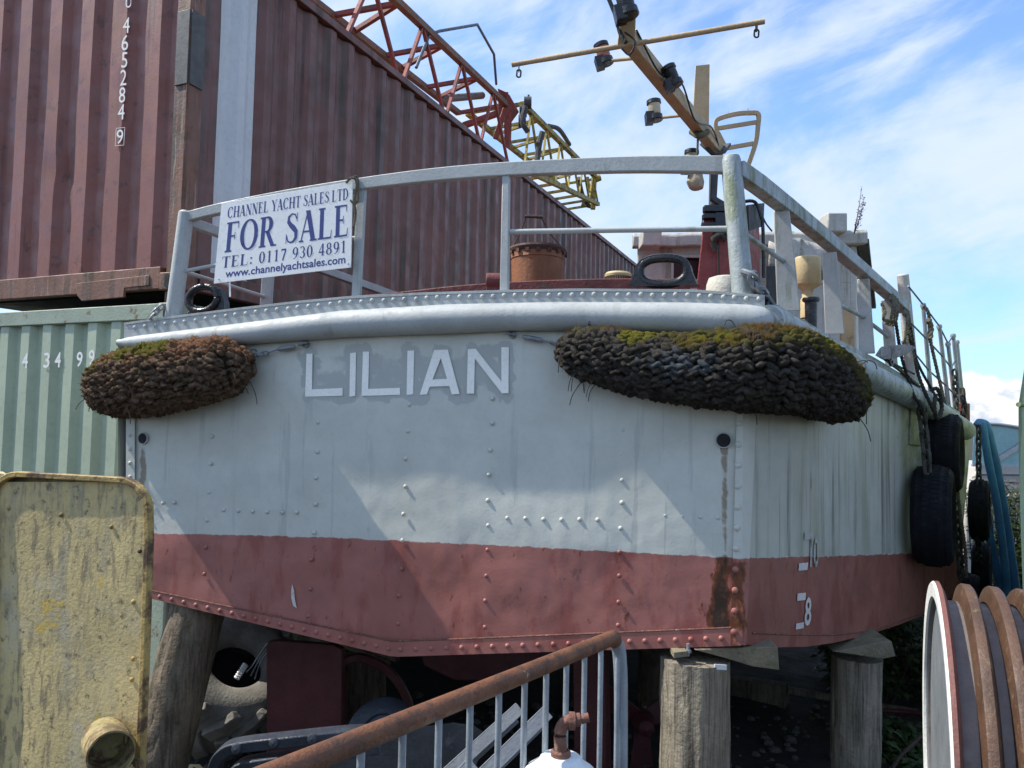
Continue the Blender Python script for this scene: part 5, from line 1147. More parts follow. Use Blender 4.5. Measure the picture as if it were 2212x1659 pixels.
def deck_weed():
    d = 6.0; base = P(1845, 505, d); mb = MB(); rnd = random.Random(4)
    for ex, ey, bend in ((1862, 402, 3), (1866, 432, 8)):
        tip = P(ex, ey, d); pts = smooth_path([base, base.lerp(tip, .5) + X * bend * .001, tip], 8); mb.tube(pts, [.005 - .004 * i / len(pts) for i in range(len(pts))], 5)
        for p in pts[3:] * (8 if ey > 410 else 1):
            q = p + V((rnd.uniform(-.015, .015), rnd.uniform(-.015, .015), rnd.uniform(-.03, .03))); dr = V((rnd.uniform(-1, 1), rnd.uniform(-1, 1), rnd.uniform(-.2, 1))).normalized() * .02; w = dr.orthogonal().normalized() * .006
            mb.poly([q, q + dr * .5 + w, q + dr, q + dr * .5 - w])
    tag(mb.build('weed', 'twig', None, smooth=False), 'dry dark weed stalks standing up beside the wheelhouse roof', 'weed')
deck_weed()

# ------------------------------------------------------------------ crane jib behind the containers
def crane():
    A0, A1 = P(735, -112, 8.2), P(1094, 226, 13.5); t = thing('crane_jib', V((A1.x, A1.y, 0)), 'red and yellow lattice crane jib sloping down behind the containers', 'crane jib')
    lf = V((-.98, .08, -.16)); dn = V((.05, 0, -1.0))
    def lattice(a0, a1, w, h, nod, nm, cm, bm_, rc_, rb, h1=None):
        h1 = h1 or h
        c = [a0, a0 + lf * w, a0 + dn * h, a0 + lf * w + dn * h]; e = [a1, a1 + lf * w, a1 + dn * h1, a1 + lf * w + dn * h1]
        mb = MB()
        for p, q in zip(c, e): mb.bar([p, q], rc_ * 2, rc_ * 2)
        part = mb.build(nm, cm, t, bevel=.006); mb = MB()
        for i in range(nod + 1):
            f = i / nod; p = [x.lerp(y, f) for x, y in zip(c, e)]
            mb.bar([p[0], p[1]], rb * 2, rb * 2); mb.bar([p[2], p[3]], rb * 2, rb * 2)
            if i < nod:
                g = (i + 1) / nod; m_ = (i + .5) / nod; q = [x.lerp(y, g) for x, y in zip(c, e)]; mid = [x.lerp(y, m_) for x, y in zip(c, e)]
                k1 = c[1].lerp(e[1], (i + .38) / nod)
                mb.bar([p[0], k1], rb * 2, rb * 2); mb.bar([mid[0], p[2]], rb * 1.5, rb * 1.5); mb.bar([mid[0], q[2]], rb * 1.5, rb * 1.5)
        mb.build('lacing', bm_, part); return part
    lattice(A0, A1, .88, 1.1, 4, 'red_section', 'jibrust', 'jibred', .046, .029)
    c = A1; mb = MB(); mb.box(c + V((-.06, .1, .06)), X, Y, Z, .09, .14, .16); mb.prism([P(1074, 190, 13.3), P(1096, 200, 13.3), P(1116, 236, 13.6), P(1100, 258, 13.6), P(1098, 315, 13.6), P(1089, 315, 13.5), P(1088, 245, 13.5)][::-1], V((.05, .12, 0))); mb.bar([P(1092, 235, 13.4), P(1070, 300, 13.4)], .09, .09); mb.bar([A1 + lf * .8 + dn * .25, A1 + dn * .1], .10, .10); mb.build('joint_frame', 'jibred', t, bevel=.01)
    B0, B1 = P(1128, 224, 14.2), P(1290, 386, 20.5)
    lattice(B0, B1, 1.05, 1.25, 6, 'yellow_section', 'jibyellow', 'jibyellow', .050, .027, .70)
    mb = MB(); e = P(1284, 384, 20.4); mb.bar([e, P(1281, 452, 20.4)], .14, .12); mb.bar([P(1268, 384, 20.4), P(1276, 430, 20.4)], .2, .08); mb.bar([P(1256, 440, 20.4), P(1284, 448, 20.4)], .1, .1); mb.tube([P(1284, 388, 20.3), P(1297, 383, 20.3)], .09, 10); mb.build('jib_tip', 'jibyellow', t, bevel=.01)
    mb = MB()
    for u, v, d in ((1142, 222, 13.9), (1132, 240, 13.9), (1130, 262, 13.9)): mb.tube([P(u - 10, v, d), P(u + 6, v, d)], .11, 10)
    mb.tube(smooth_path([P(1135, 230, 13.8), P(1128, 262, 13.8), P(1140, 285, 13.8)], 5), .05, 8); mb.tube([P(1140, 218, 13.9), P(1142, 205, 13.9)], .02, 6); mb.build('winch_gear', 'soot', t)
    mb = MB(); mb.tube(smooth_path([P(1160, 350, 15), P(1165, 310, 15), P(1172, 285, 15)], 4), .06, 8); mb.build('hose', 'soot', t); mb = MB(); mb.tube(smooth_path([P(1185, 272, 16), P(1208, 280, 16.5), P(1230, 312, 17.5)], 5), .05, 8); mb.build('hose', 'soot', t); mb = MB(); mb.tube(smooth_path([P(1250, 385, 19), P(1258, 420, 19.5), P(1272, 445, 20)], 4), .06, 8); mb.build('hose', 'soot', t)
    mb = MB(); mb.tube([P(899, 146, 10), P(928, 74, 10.4), P(950, 67, 10.6), P(1031, 53, 11.4), P(1067, 117, 12.4), P(1072, 182, 13.1)], .022, 8); mb.build('hand_hoop', 'steelrod', t)
    mb = MB(); mb.tube([P(965, 213, 12), P(1042, 206, 12.8)], .06, 10); mb.build('ram', 'drumgrey', t)
crane()

# ------------------------------------------------------------------ yellow tank at the left
def yellow_tank():
    d = 2.45; n = V((-.30, -1, .0)).normalized(); p0 = P(160, 1300, d)
    def yp(px, py, off=0.0): return hit(px, py, p0, n, off)
    base = yp(150, 1700); t = thing('tank', base, 'flaking yellow metal tank with rounded corners and an open pipe stub', 'tank')
    TL_, TRx, RR = (-6, 1024), (318, 1038), 62
    out = [(-14, 1900), (-10, 1100)]
    for i in range(9): a = math.pi - i / 8 * math.pi / 2; out.append((-10 + 50 + 50 * math.cos(a), 1075 - 50 * math.sin(a)))
    for i in range(11): a = math.pi / 2 - i / 10 * math.pi / 2; out.append((256 + 64 * math.cos(a), 1100 - 63 * math.sin(a)))
    out += [(321, 1160), (313, 1400), (305, 1600), (296, 1900)]
    fr = [yp(x, y) for x, y in out]
    # face plate subdivided by a fan of strips between left and right edges
    mb = MB(); rows = 40; vs = []; cols = 24
    for j in range(rows + 1):
        py = 1041 + (1900 - 1041) * j / rows
        def edge(left):
            if left:
                if py < 1075: c = 40; return c - math.sqrt(max(0, 50 ** 2 - (1075 - py) ** 2))
                return -10
            if py < 1100: return 256 + math.sqrt(max(0, 63 ** 2 - (1100 - py) ** 2))
            return 320 - (py - 1100) * .03
        xl, xr = edge(True) + 2, edge(False) - 2
        for i in range(cols + 1):
            px = xl + (xr - xl) * i / cols; p = yp(px, py, -.006); vs.append(p + n * .005 * nz((px * .012, py * .006, 1)))
    mb.add(vs, [(j * (cols + 1) + i, j * (cols + 1) + i + 1, (j + 1) * (cols + 1) + i + 1, (j + 1) * (cols + 1) + i)[::-1] for j in range(rows) for i in range(cols)])
    # body behind
    k = len(fr); bd = V((-.60, .80, 0)); bk = [p + bd * .10 for p in fr]
    mb.add([p - n * .02 for p in fr] + bk, [(i, i + 1, k + i + 1, k + i) for i in range(k - 1)] + [tuple(range(k, 2 * k))]); mb.build('shell', 'yellow', t, ang=40)
    mb = MB(); path = [p + n * .004 for p in fr[2:]] if 0 else [p + n * .002 for p in fr]
    mb.sweep(path, lambda i: [(-.010, -.016), (.008, -.016), (.008, .010), (-.010, .010)], n); mb.build('rim', 'yellow_rim', t, bevel=.003)
    mb = MB()
    for px, py in ((20, 1098), (132, 1112), (241, 1138), (288, 1300), (302, 1190), (330 * 0 + 333 - 45, 1423), (285, 1468), (281, 1600)): mb.dome(yp(px, py, -.004), n, .008, .006, 8)
    mb.build('bolt', 'yellow_rim', t)
    ax = V((.55, -.80, 0.03)).normalized(); c = yp(240, 1628, .11); mb = MB(); R = .063
    mb.lathe(c, ax, [(R * .9, -.15), (R, -.14), (R * 1.0, .0), (R * 1.03, .004), (R * .95, .005), (R * .93, -.12), (0, -.12)], 32); mb.build('pipe_stub', 'lichen', t)
    c = yp(284, 1642, .02); mb = MB(); mb.tube([c - X * .03, c + V((.0, -.02, 0))], .012, 10); mb.tube([c, c + V((.045, -.03, 0))], .009, 10); mb.lathe(c + V((.03, -.02, 0)), V((.8, -.6, 0)), [(.009, -.008), (.014, -.008), (.014, .008), (.009, .008)], 6); mb.build('spigot', 'lichen', t)
    # second tank edge just behind
    mb = MB(); q = [(-60, 1900), (-60, 1020), (8, 1020), (24, 1030), (26, 1060), (26, 1900)]; mb.prism([hit(x, y, p0 + V((0, .22, 0)), n) for x, y in q], V((-.03, .04, 0))); o = mb.build('tank', 'yellow', None, bevel=.006)
    tag(o, 'yellow sheet edge showing just behind the corner of the flaking yellow tank', 'tank')
yellow_tank()

# ------------------------------------------------------------------ crowd barrier, gas cylinder, finned drum
def barrier():
    a, b = P(1322, 1377, 2.28), P(560, 1660, 1.14)
    n0 = flat(b - a).normalized(); end = a - n0 * 0
    lf = a + (b - a) * 1.6; z = (a.z + b.z) / 2
    a.z = z; 
    t = thing('crowd_barrier', V((a.x, a.y, ground_z(a.x, a.y))), 'rusty topped steel crowd barrier with grey bars in the foreground', 'barrier')
    A = P(1318, 1380, 2.28); B = P(735, 1616, 1.36); u = (B - A).normalized(); nrm = V((u.y, -u.x, 0))
    r = .0215
    corner = P(1342, 1378, 2.3)
    far_end = B + u * .75
    mb = MB(); top = [far_end, B, A + u * .05] + [A + u * .02, A - u * .01 - Z * .002, A - u * .035 - Z * .012]
    mb.tube(smooth_path(top, 4), r, 20); mb.build('top_rail', 'rust', t)
    mb = MB(); p = A - u * .035 - Z * .012; bot = P(1374, 1700, 2.3); pts = smooth_path([p, A - u * .058 - Z * .035, A - u * .072 - Z * .08, A - u * .082 - Z * .18, A - u * .09 - Z * .5, A - u * .09 - Z * .98], 5); mb.tube(pts, r * .96, 18); mb.build('end_post', 'galv', t)
    mb = MB(); e = far_end + u * .03; mb.tube([far_end, e - Z * .02, e + u * .05 - Z * .15, e + u * .05 - Z * 1.0], r, 16); mb.build('end_post', 'galv', t)
    mb = MB(); mb.tube([A - u * .09 - Z * .85, far_end + u * .08 - Z * .85], .0125, 10); mb.build('bottom_rail', 'galv', t)
    xs = [145, 405, 633, 830, 1012, 1175, 1312, 1440, 1556, 1660, 1768]
    for cx in xs:
        px = 734.5 + .336 * cx; q = hit(px, 1560, A, nrm); s = (q - A).dot(u); tp = A + u * s; mb = MB(); mb.tube([tp - Z * .012, tp - Z * .86], .0075, 10); mb.build('bar', 'galv', t)
    for k in range(3):
        s = (hit(734.5 + .336 * 145, 1560, A, nrm) - A).dot(u) + .11 * (k + 1); tp = A + u * s; mb = MB(); mb.tube([tp - Z * .012, tp - Z * .86], .0075, 10); mb.build('bar', 'galv', t)
    for s in (.15, 1.0):
        q = A + u * s - Z * (A.z - ground_z(A.x, A.y) - .012); mb = MB(); mb.bar([q - nrm * .3, q - nrm * .1 + Z * .05, q + nrm * .1 + Z * .05, q + nrm * .3], .04, .008); mb.tube([q + Z * .05, q + Z * .20], .012, 8); mb.build('foot', 'galv', t)
barrier()
def gas_cylinder():
    d = 1.85; c = P(1211, 1640, d); g = ground_z(c.x, c.y); t = thing('gas_cylinder', V((c.x, c.y, g)), 'chalky white gas cylinder with a rusty elbow pipe in front of the barrier', 'gas cylinder')
    k = d / FPX; top = P(1211, 1632, d).z; c0 = V((c.x, c.y, 0))
    mb = MB(); mb.lathe(c0, Z, [(0, top), (.040, top), (.048, top - .004), (.052, top - .012), (.056, top - .016), (.082, top - .034), (.105, top - .07), (.120, top - .12), (.125, top - .2), (.125, g + .03), (.11, g), (0, g)], 40); mb.build('body', 'gasw', t)
    mb = MB(); z0 = top; z1 = P(1208, 1566, d).z
    p = [V((c.x + .000, c.y, z0 - .01)), V((c.x, c.y, z0 + .012)), V((c.x - .002, c.y, z1 - .018)), V((c.x + .006, c.y, z1 + .002)), V((c.x + .022, c.y, z1 + .010)), V((c.x + .045, c.y, z1 + .014))]
    pts = smooth_path(p, 5); mb.tube(pts, .0148, 16); mb.lathe(V((c.x, c.y, z0)), Z, [(.017, -.004), (.024, -.004), (.024, .010), (.018, .014)], 12); mb.lathe(p[4], X, [(.017, -.004), (.0205, -.004), (.0205, .010), (.014, .012)], 14); e = p[-1]; mb.tube([e, e + V((.020, 0, .005))], .011, 10); mb.build('elbow_pipe', 'rustpink', t)
gas_cylinder()
def finned_drum():
    d = 2.5; c = P(2024, 1652, d); v = V((c.x - EYE.x, c.y - EYE.y, 0)).normalized(); pr = V((v.y, -v.x, 0)); ax = (pr * math.cos(rad(4.2)) + v * math.sin(rad(4.2))).normalized()
    R = 378 * d / FPX * 1.0; t = thing('finned_drum', V((c.x, c.y, ground_z(c.x, c.y))), 'rusty steel drum with deep brown fins and a white rimmed end', 'winch drum')
    hub = R - .058; L_ = .62
    mb = MB(); mb.lathe(c, ax, [(hub, .01), (hub, L_), (0, L_)], 96); mb.build('hub', 'drumgrey', t)
    mb = MB(); mb.lathe(c, ax, [(0, .018), (R - .055, .018), (R - .052, .004)], 96); mb.build('end_plate', 'drumend', t)
    mb = MB(); mb.lathe(c, ax, [(R - .052, .02), (R - .050, -.004), (R - .006, -.006), (R, .0)], 96); mb.build('end_rim', 'drumwhite', t)
    mb = MB(); mb.lathe(c, ax, [(R, .0), (R + .001, .013), (R - .02, .024), (hub - .002, .026)], 96); mb.build('end_fin', 'drumred', t)
    for i in range(1, 8):
        z = .0775 * i; mb = MB(); mb.lathe(c, ax, [(hub - .002, z - .012), (R - .024, z - .006), (R - .003, z - .001), (R, z + .004), (R - .001, z + .024), (R - .006, z + .029), (R - .030, z + .034), (hub - .002, z + .042)], 96); mb.build('fin', 'drumrust', t)
finned_drum()

# ------------------------------------------------------------------ timber piles and wedges
def log(label, top, bot, r0, r1, mat, name='timber_pile', flat_top=True, knots=True):
    t = thing(name, bot, label, 'timber pile', 'timber piles propping the hull'); mb = MB(); rows = 26; seg = 40; ax = (bot - top).normalized(); a = ax.orthogonal().normalized(); b = ax.cross(a); vs = []; sd_ = random.random() * 50
    for j in range(rows + 1):
        f = j / rows; c = top.lerp(bot, f); r = r0 + (r1 - r0) * f
        for i in range(seg):
            th = 2 * math.pi * i / seg; q = (math.cos(th) * 2.2, math.sin(th) * 2.2, f * 2 + sd_); rr = r * (1 + .05 * nz(q, 1) + .03 * nz(q, 4)); 
            cr = abs(nz((math.cos(th) * 5, math.sin(th) * 5, f * .6 + sd_), 1.5)); rr -= .022 * max(0, .07 - cr) / .07 * (1 if r > .1 else .6)
            vs.append(c + (a * math.cos(th) + b * math.sin(th)) * rr)
    n0 = len(vs); vs += [top - ax * .004, bot]
    fs = [(j * seg + i, j * seg + (i + 1) % seg, (j + 1) * seg + (i + 1) % seg, (j + 1) * seg + i) for j in range(rows) for i in range(seg)] + [((i + 1) % seg, i, n0) for i in range(seg)] + [(rows * seg + i, rows * seg + (i + 1) % seg, n0 + 1) for i in range(seg)]
    mb.add(vs, fs); mb.build('trunk', mat, t, ang=70); return t
def piles():
    d = 3.62
    t1 = log('thick weathered pile under the right corner of the transom', P(1503, 1420, d), V((P(1499, 1700, d).x, d, -.55)), .158, .155, 'wood')
    c = P(1486, 1412, 3.52); mb = MB(); mb.tube([c - Z * .01, c + Z * .045], .007, 8); mb.lathe(c + Z * .004, Z, [(0, .014), (.015, .014), (.015, 0)], 6); mb.build('bolt', 'galv_dull', t1)
    c = P(1556, 1441, 3.485); mb = MB(); mb.box(c, V((1, .25, -.12)), V((-.25, 1, 0)), Z, .030, .003, .011); mb.build('metal_tag', 'gasw', t1)
    mb = MB(); c = P(1465, 1407, 3.55); mb.box(c, V((1, .1, .1)), Y, Z, .03, .05, .012); mb.build('packing', 'wedge', t1)
    log('straight greenish pile under the right side plating', P(1851, 1418, 4.35), V((P(1846, 1700, 4.35).x, 4.35, -.55)), .132, .126, 'wood')
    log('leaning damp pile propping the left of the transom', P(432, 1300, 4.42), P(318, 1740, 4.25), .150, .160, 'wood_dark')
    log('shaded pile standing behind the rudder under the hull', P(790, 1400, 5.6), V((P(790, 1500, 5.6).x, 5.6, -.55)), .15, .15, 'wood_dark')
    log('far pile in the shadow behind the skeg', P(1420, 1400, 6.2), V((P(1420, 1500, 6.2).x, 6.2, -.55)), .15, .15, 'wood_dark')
    def wedge(label, pts, depth, back):
        mb = MB(); mb.prism([P(x, y, depth) for x, y in pts][::-1], back); o = mb.build('timber_wedge', 'wedge', None, bevel=.004); tag(o, label, 'wedge', 'wedges between piles and hull'); 
    wedge('split mossy wedge jutting right from the top of the corner pile', [(1500, 1404), (1560, 1400), (1680, 1398), (1684, 1448), (1625, 1440), (1560, 1420)], 3.52, V((.02, .20, 0)))
    wedge('grey wedge with two blocks on the pile under the side plating', [(1800, 1408), (1900, 1388), (1926, 1385), (1935, 1418), (1905, 1424), (1850, 1415)], 4.18, V((.02, .28, 0)))
piles()

# ------------------------------------------------------------------ tyres
def tyre(name, label, c, axis, R, w, tread=64, group='tyre fenders hung on chains', mat='tyre', bead=.60):
    t = thing(name, c - Z * R, label, 'tyre', group); mb = MB()
    h = w / 2; ri = R * bead
    prof = [(ri, -h * .62), (ri * 1.08, -h * .8), (R * .76, -h), (R * .86, -h * .96), (R * .925, -h * .82), (R * .975, -h * .5), (R * .995, -h * .2), (R * .995, h * .2), (R * .975, h * .5), (R * .925, h * .82), (R * .86, h * .96), (R * .76, h), (ri * 1.08, h * .8), (ri, h * .62), (ri * 1.1, h * .5), (R * .88, h * .6), (R * .92, 0), (R * .88, -h * .6), (ri * 1.1, -h * .5)]
    mb.lathe(c, axis, prof, 48, closed=True); mb.build('carcass', mat, t, ang=60)
    axis = axis.normalized(); a = axis.orthogonal().normalized(); b = axis.cross(a); mb = MB()
    for k in range(tread):
        th = 2 * math.pi * k / tread; dr = a * math.cos(th) + b * math.sin(th); tn = b * math.cos(th) - a * math.sin(th)
        for lane, lw in ((-.60, .15), (-.20, .17), (.20, .17), (.60, .15)):
            rr = R * (.992 if abs(lane) < .5 else .948); mb.box(c + dr * rr + axis * h * lane + tn * R * .02 * (1 if lane > 0 else -1), (tn + axis * .25 * (1 if lane > 0 else -1)), axis, dr, math.pi * R / tread * .90, h * lw, R * .011)
    mb.build('tread', mat, t, smooth=False); return t
def hung_tyres():
    def axis_at(px, tilt):
        v = flat(plane_dir(px, 1000)).normalized(); pr = V((v.y, -v.x, 0)); return (pr * math.cos(rad(tilt)) - v * math.sin(rad(tilt))).normalized()
    def T(label, px, py, d, hh, w, tilt):
        c = P(px, py, d); return c, tyre('tyre', label, c, axis_at(px, tilt), hh * d / FPX, w)
    c1, _ = T('large worn tyre hung lowest on the near chain beside the hull', 2017, 1113, 4.85, 108, .225, 4)
    c2, _ = T('tyre hung above and behind the large one, just under the rub rail', 2041, 978, 5.15, 86, .205, 5)
    c3, _ = T('smaller tyre hung in front of the blue hose, upper of two', 2116, 1102, 6.6, 66, .15, 3)
    c4, _ = T('tyre hung at the bottom in front of the blue hose', 2121, 1234, 6.9, 60, .145, 3)
    c5, _ = T('small tyre nearest the ground, just behind the finned drum', 2083, 1288, 5.7, 50, .2, 5)
    def ch(label, pts, r=.009):
        mb = MB(); mb.chain(smooth_path(pts, 5), r); tag(mb.build('chain', 'rustchain'), label, 'chain', 'chains holding the tyre fenders')
    ch('rusty chain from the rub rail down to the large worn tyre', [sd(1990, 872, .13), P(1992, 900, 4.78), P(1999, 960, 4.75), P(2003, 1012, 4.72), P(2004, 1045, 4.72)], .0125)
    ch('dark chain hanging below the large worn tyre to the lowest one', [P(2068, 1090, 5.4), P(2070, 1150, 5.4), P(2074, 1215, 5.4), P(2078, 1260, 5.4)], .011)
    ch('grey chain holding the smaller tyre by the blue hose', [P(2114, 920, 6.5), P(2114, 1000, 6.5), P(2115, 1060, 6.5), P(2114, 1110, 6.48)], .010)
    ch('bright chain slack between the two tyres by the blue hose', [P(2117, 1120, 6.47), P(2112, 1150, 6.47), P(2114, 1190, 6.6), P(2118, 1230, 6.75), P(2122, 1290, 6.75)], .010)
    mb = MB(); mb.rope(smooth_path([P(2066, 1040, 5.35), P(2074, 1110, 5.35), P(2084, 1180, 5.35), P(2088, 1250, 5.35)], 6), .013); tag(mb.build('mooring_rope', 'rope'), 'tan rope hanging beside the dark chain behind the large tyre', 'rope')
    # red box fitting and chains by the far stanchions
    mb = MB(); mb.box(sd(2078, 893, -.04), SU, SN, Z, .05, .04, .075); o = mb.build('deck_bracket', 'deckred', boat, bevel=.005)
    mb = MB(); mb.chain([sd(2062, 800, -.02), sd(2066, 885, .0)], .009); mb.build('rail_chain', 'rustchain', RAIL); mb = MB(); mb.chain([sd(2078, 840, -.02), sd(2086, 905, .0)], .009); mb.build('rail_chain', 'rustchain', RAIL)
    # white-edged bow plate end beyond the rub rail
    mb = MB(); mb.prism([sd(2074, 890, -.06), sd(2094, 905, -.06), sd(2098, 940, -.06), sd(2066, 1300, -.06), sd(2056, 1300, -.06)][::-1], V((.12, .5, 0))); o = mb.build('hull_stem', 'side', boat, bevel=.004)
    o.data.attributes.new('wl', 'FLOAT', 'POINT').data.foreach_set('value', [1.0] * len(o.data.vertices)); o.data.attributes.new('green', 'FLOAT', 'POINT').data.foreach_set('value', [.5] * len(o.data.vertices))
hung_tyres()
def blue_hose():
    t = thing('hose', P(2150, 1320, 7.2), 'thick blue hose folded over the hull side and hanging to the ground', 'hose')
    def strand(pts, r):
        mb = MB(); pp = smooth_path([P(x, y, d) for x, y, d in pts], 6); mb.tube(pp, [r * (1 + .12 * nz((i * .3, r, 0))) for i in range(len(pp))], 14); mb.build('strand', 'tarp', t)
    strand([(2110, 920, 7.0), (2118, 912, 7.0), (2124, 930, 7.0), (2136, 1000, 7.05), (2152, 1080, 7.1), (2166, 1180, 7.15), (2176, 1290, 7.2), (2180, 1420, 7.2)], .034)
    strand([(2112, 915, 7.05), (2126, 916, 7.05), (2134, 935, 7.05), (2150, 1000, 7.1), (2166, 1090, 7.15), (2182, 1190, 7.2), (2196, 1300, 7.2), (2202, 1430, 7.2)], .042)
    strand([(2130, 1100, 7.2), (2138, 1160, 7.2), (2150, 1220, 7.25), (2166, 1300, 7.3), (2176, 1420, 7.3)], .038)
blue_hose()
def tractor_tyre():
    ax = V((.45, -.50, .74)).normalized(); R = .40; w = .46; c = P(518, 1425, 4.95) - ax * .23; t = thing('tractor_tyre', c - Z * R, 'big lugged tractor tyre lying in the shade under the hull', 'tyre'); h = w / 2
    M['tyrebrown'] = material('dusty_brightened_tractor_rubber', (.21, .20, .175), .9, 0, .3, 5, (), (((.13, .11, .09), .5, .68, .7, 6),), .5, 60, spec=.2)  # dusty rubber, base also raised to make up for weak bounce light
    mb = MB(); ri = R * .42; prof = [(ri, h * .5), (ri * 1.04, h * .86), (ri * 1.2, h * .92), (R * .68, h * 1.06), (R * .84, h * 1.02), (R * .93, h * .9), (R * .96, 0), (R * .93, -h * .9), (R * .8, -h), (ri * 1.08, -h * .8), (ri, -h * .5), (R * .85, -h * .5), (R * .85, h * .5)]; mb.lathe(c, ax, prof, 56, closed=True); mb.build('carcass', 'tyrebrown', t, ang=60); mb = MB(); mb.lathe(c, ax, [(0, h * .1), (ri * 1.2, h * .1)], 24); mb.build('hole_shade_disc', 'dark', t)  # the flat dark disc paints the shade inside the tyre's hole
    a = ax.orthogonal().normalized(); b = ax.cross(a); mb = MB()
    for k in range(14):
        for sgn in (1, -1):
            pts = []
            for i in range(4):
                f = i / 3; th = 2 * math.pi * (k + .5 * (sgn < 0)) / 14 + f * .30; dr = a * math.cos(th) + b * math.sin(th); pts.append(c + dr * (R * (.98 if i < 3 else .93)) + ax * h * sgn * (.02 + f * .98))
            mb.bar(pts, .052, .085, ax)
    mb.build('lug', 'tyrebrown', t, bevel=.008)
    # rusty grab rack leaning in the tyre
    d = 4.72; mb = MB()
    for o in (0, 8, 15): mb.tube(smooth_path([P(532 + o * 1.2, 1452 + o, d), P(545 + o, 1438, d), P(560 + o, 1415 - o * .2, d), P(580 + o, 1388 + o * .4, d), P(592, 1394 + o, d)], 4), .0045, 6)
    mb.build
    rk = thing('wire_rack', P(545, 1500, d), 'bent wire rack with a white coil leaning by the rudder', 'rack'); mb.build('frame', 'galv_dull', rk)
    mb = MB()
    for i in range(7): mb.torus(P(512 + i * 3.0, 1464 - i * 4.6, d - .02), V((.5, .2, .7)), .014, .006, 12, 6)
    mb.build('coil', 'sign', rk)
tractor_tyre()

# ------------------------------------------------------------------ scrap under the stern
def scrap():
    # dark navy bracket frame
    d = 2.9; pts = smooth_path([P(455, 1720, d), P(466, 1650, d), P(484, 1622, d), P(520, 1608, d), (P(640, 1594, d)), P(760, 1582, d + .05), P(840, 1580, d + .1)], 4)
    t = thing('steel_bracket', P(640, 1700, d), 'dark navy steel frame with bolt heads lying below the rudder', 'steel frame')
    mb = MB(); mb.sweep(pts, lambda i: [(-.035, -.022), (.035, -.022), (.035, .018), (-.035, .018)], Z); mb.build('upper_bar', 'navy', t, bevel=.005)
    mb = MB(); mb.sweep(smooth_path([P(486, 1720, d - .02), P(510, 1662, d - .02), P(560, 1645, d - .02), P(700, 1628, d), P(820, 1612, d + .05)], 4), lambda i: [(-.035, -.018), (.035, -.018), (.035, .018), (-.035, .018)], Z); mb.build('lower_bar', 'navy', t, bevel=.005)
    mb = MB()
    for px, py in ((511, 1614), (592, 1601), (675, 1592)):
        mb = MB(); mb.lathe(P(px, py + 4, d - .04), V((0, -1, .25)), [(0, .016), (.016, .012), (.02, 0)], 10); mb.build('bolt', 'navy', t)
    # grey channel boards stacked aslant behind the barrier
    def board(label, a, b, w, th, mat='grey_board', lip=True):
        mb = MB(); u = (b - a).normalized(); wv = V((.55, -.35, .75)); wv = (wv - u * wv.dot(u)).normalized(); nv = u.cross(wv)
        mb.box((a + b) / 2, u, wv, nv, (b - a).length / 2, w / 2, th / 2)
        if lip:
            for s_ in (-1, 1): mb.box((a + b) / 2 + wv * (w / 2 - .004) * s_ + nv * .028, u, nv, wv, (b - a).length / 2 + .001, .026, .0035)
        o = mb.build('channel', mat, None, bevel=.002); tag(o, label, 'metal channel', 'scrap channels under the stern')
    board('longest grey metal channel leaning up behind the barrier', P(1000, 1700, 3.1), P(1165, 1540, 3.3), .20, .006)
    board('pale channel lying just behind the longest grey one', P(900, 1720, 3.4), P(1110, 1530, 3.65), .18, .006)
    board('short dull channel lowest of the scrap behind the barrier', P(900, 1760, 2.9), P(1010, 1640, 3.0), .14, .006)
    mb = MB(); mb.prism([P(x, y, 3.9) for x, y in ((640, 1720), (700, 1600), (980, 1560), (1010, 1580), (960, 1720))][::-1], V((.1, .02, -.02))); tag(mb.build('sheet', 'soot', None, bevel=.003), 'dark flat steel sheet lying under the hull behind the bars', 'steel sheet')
    c = P(825, 1590, 4.2); mb = MB(); mb.lathe(c, V((-.15, -.75, .55)), [(0, .02), (.10, .02), (.11, .03), (.185, .026), (.20, .014), (.20, -.01), (.0, -.012)], 40); tag(mb.build('disc', 'navy'), 'round dark steel disc leaning in the shade behind the barrier', 'steel disc')
    mb = MB(); mb.tube([P(381, 1310, 4.9), P(388, 1440, 4.9), P(392, 1660, 4.9)], .024, 12); tag(mb.build('pipe', 'blueplastic'), 'pale blue pipe standing behind the leaning pile', 'pipe')
    mb = MB(); mb.bar([P(690, 1352, 5.3), P(860, 1420, 5.0)], .06, .05); mb.bar([P(700, 1372, 5.35), P(840, 1432, 5.1)], .05, .04); tag(mb.build('timber_bearer', 'wood_dark', None, bevel=.004), 'timber bearers wedged under the hull above the rudder', 'timber')
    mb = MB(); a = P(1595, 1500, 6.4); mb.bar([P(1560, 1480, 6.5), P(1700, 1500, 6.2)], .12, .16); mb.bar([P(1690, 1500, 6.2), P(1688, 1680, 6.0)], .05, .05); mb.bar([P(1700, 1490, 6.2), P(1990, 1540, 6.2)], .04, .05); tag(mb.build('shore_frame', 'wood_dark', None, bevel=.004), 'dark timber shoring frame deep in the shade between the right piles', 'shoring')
    mb = MB(); mb.tube(smooth_path([P(1900, 1535, 5.6), P(1960, 1538, 5.5), P(2000, 1545, 5.4)], 4), .018, 8); tag(mb.build('pipe', 'rudder'), 'thin rusty pipe lying behind the right hand pile', 'pipe')
    mb = MB(); mb.tube(smooth_path([P(1915, 1690, 4.6), P(1940, 1640, 4.6), P(1990, 1590, 4.6)], 4), .010, 8); tag(mb.build('branch', 'twig'), 'bare curved branch beside the finned drum', 'branch')
scrap()

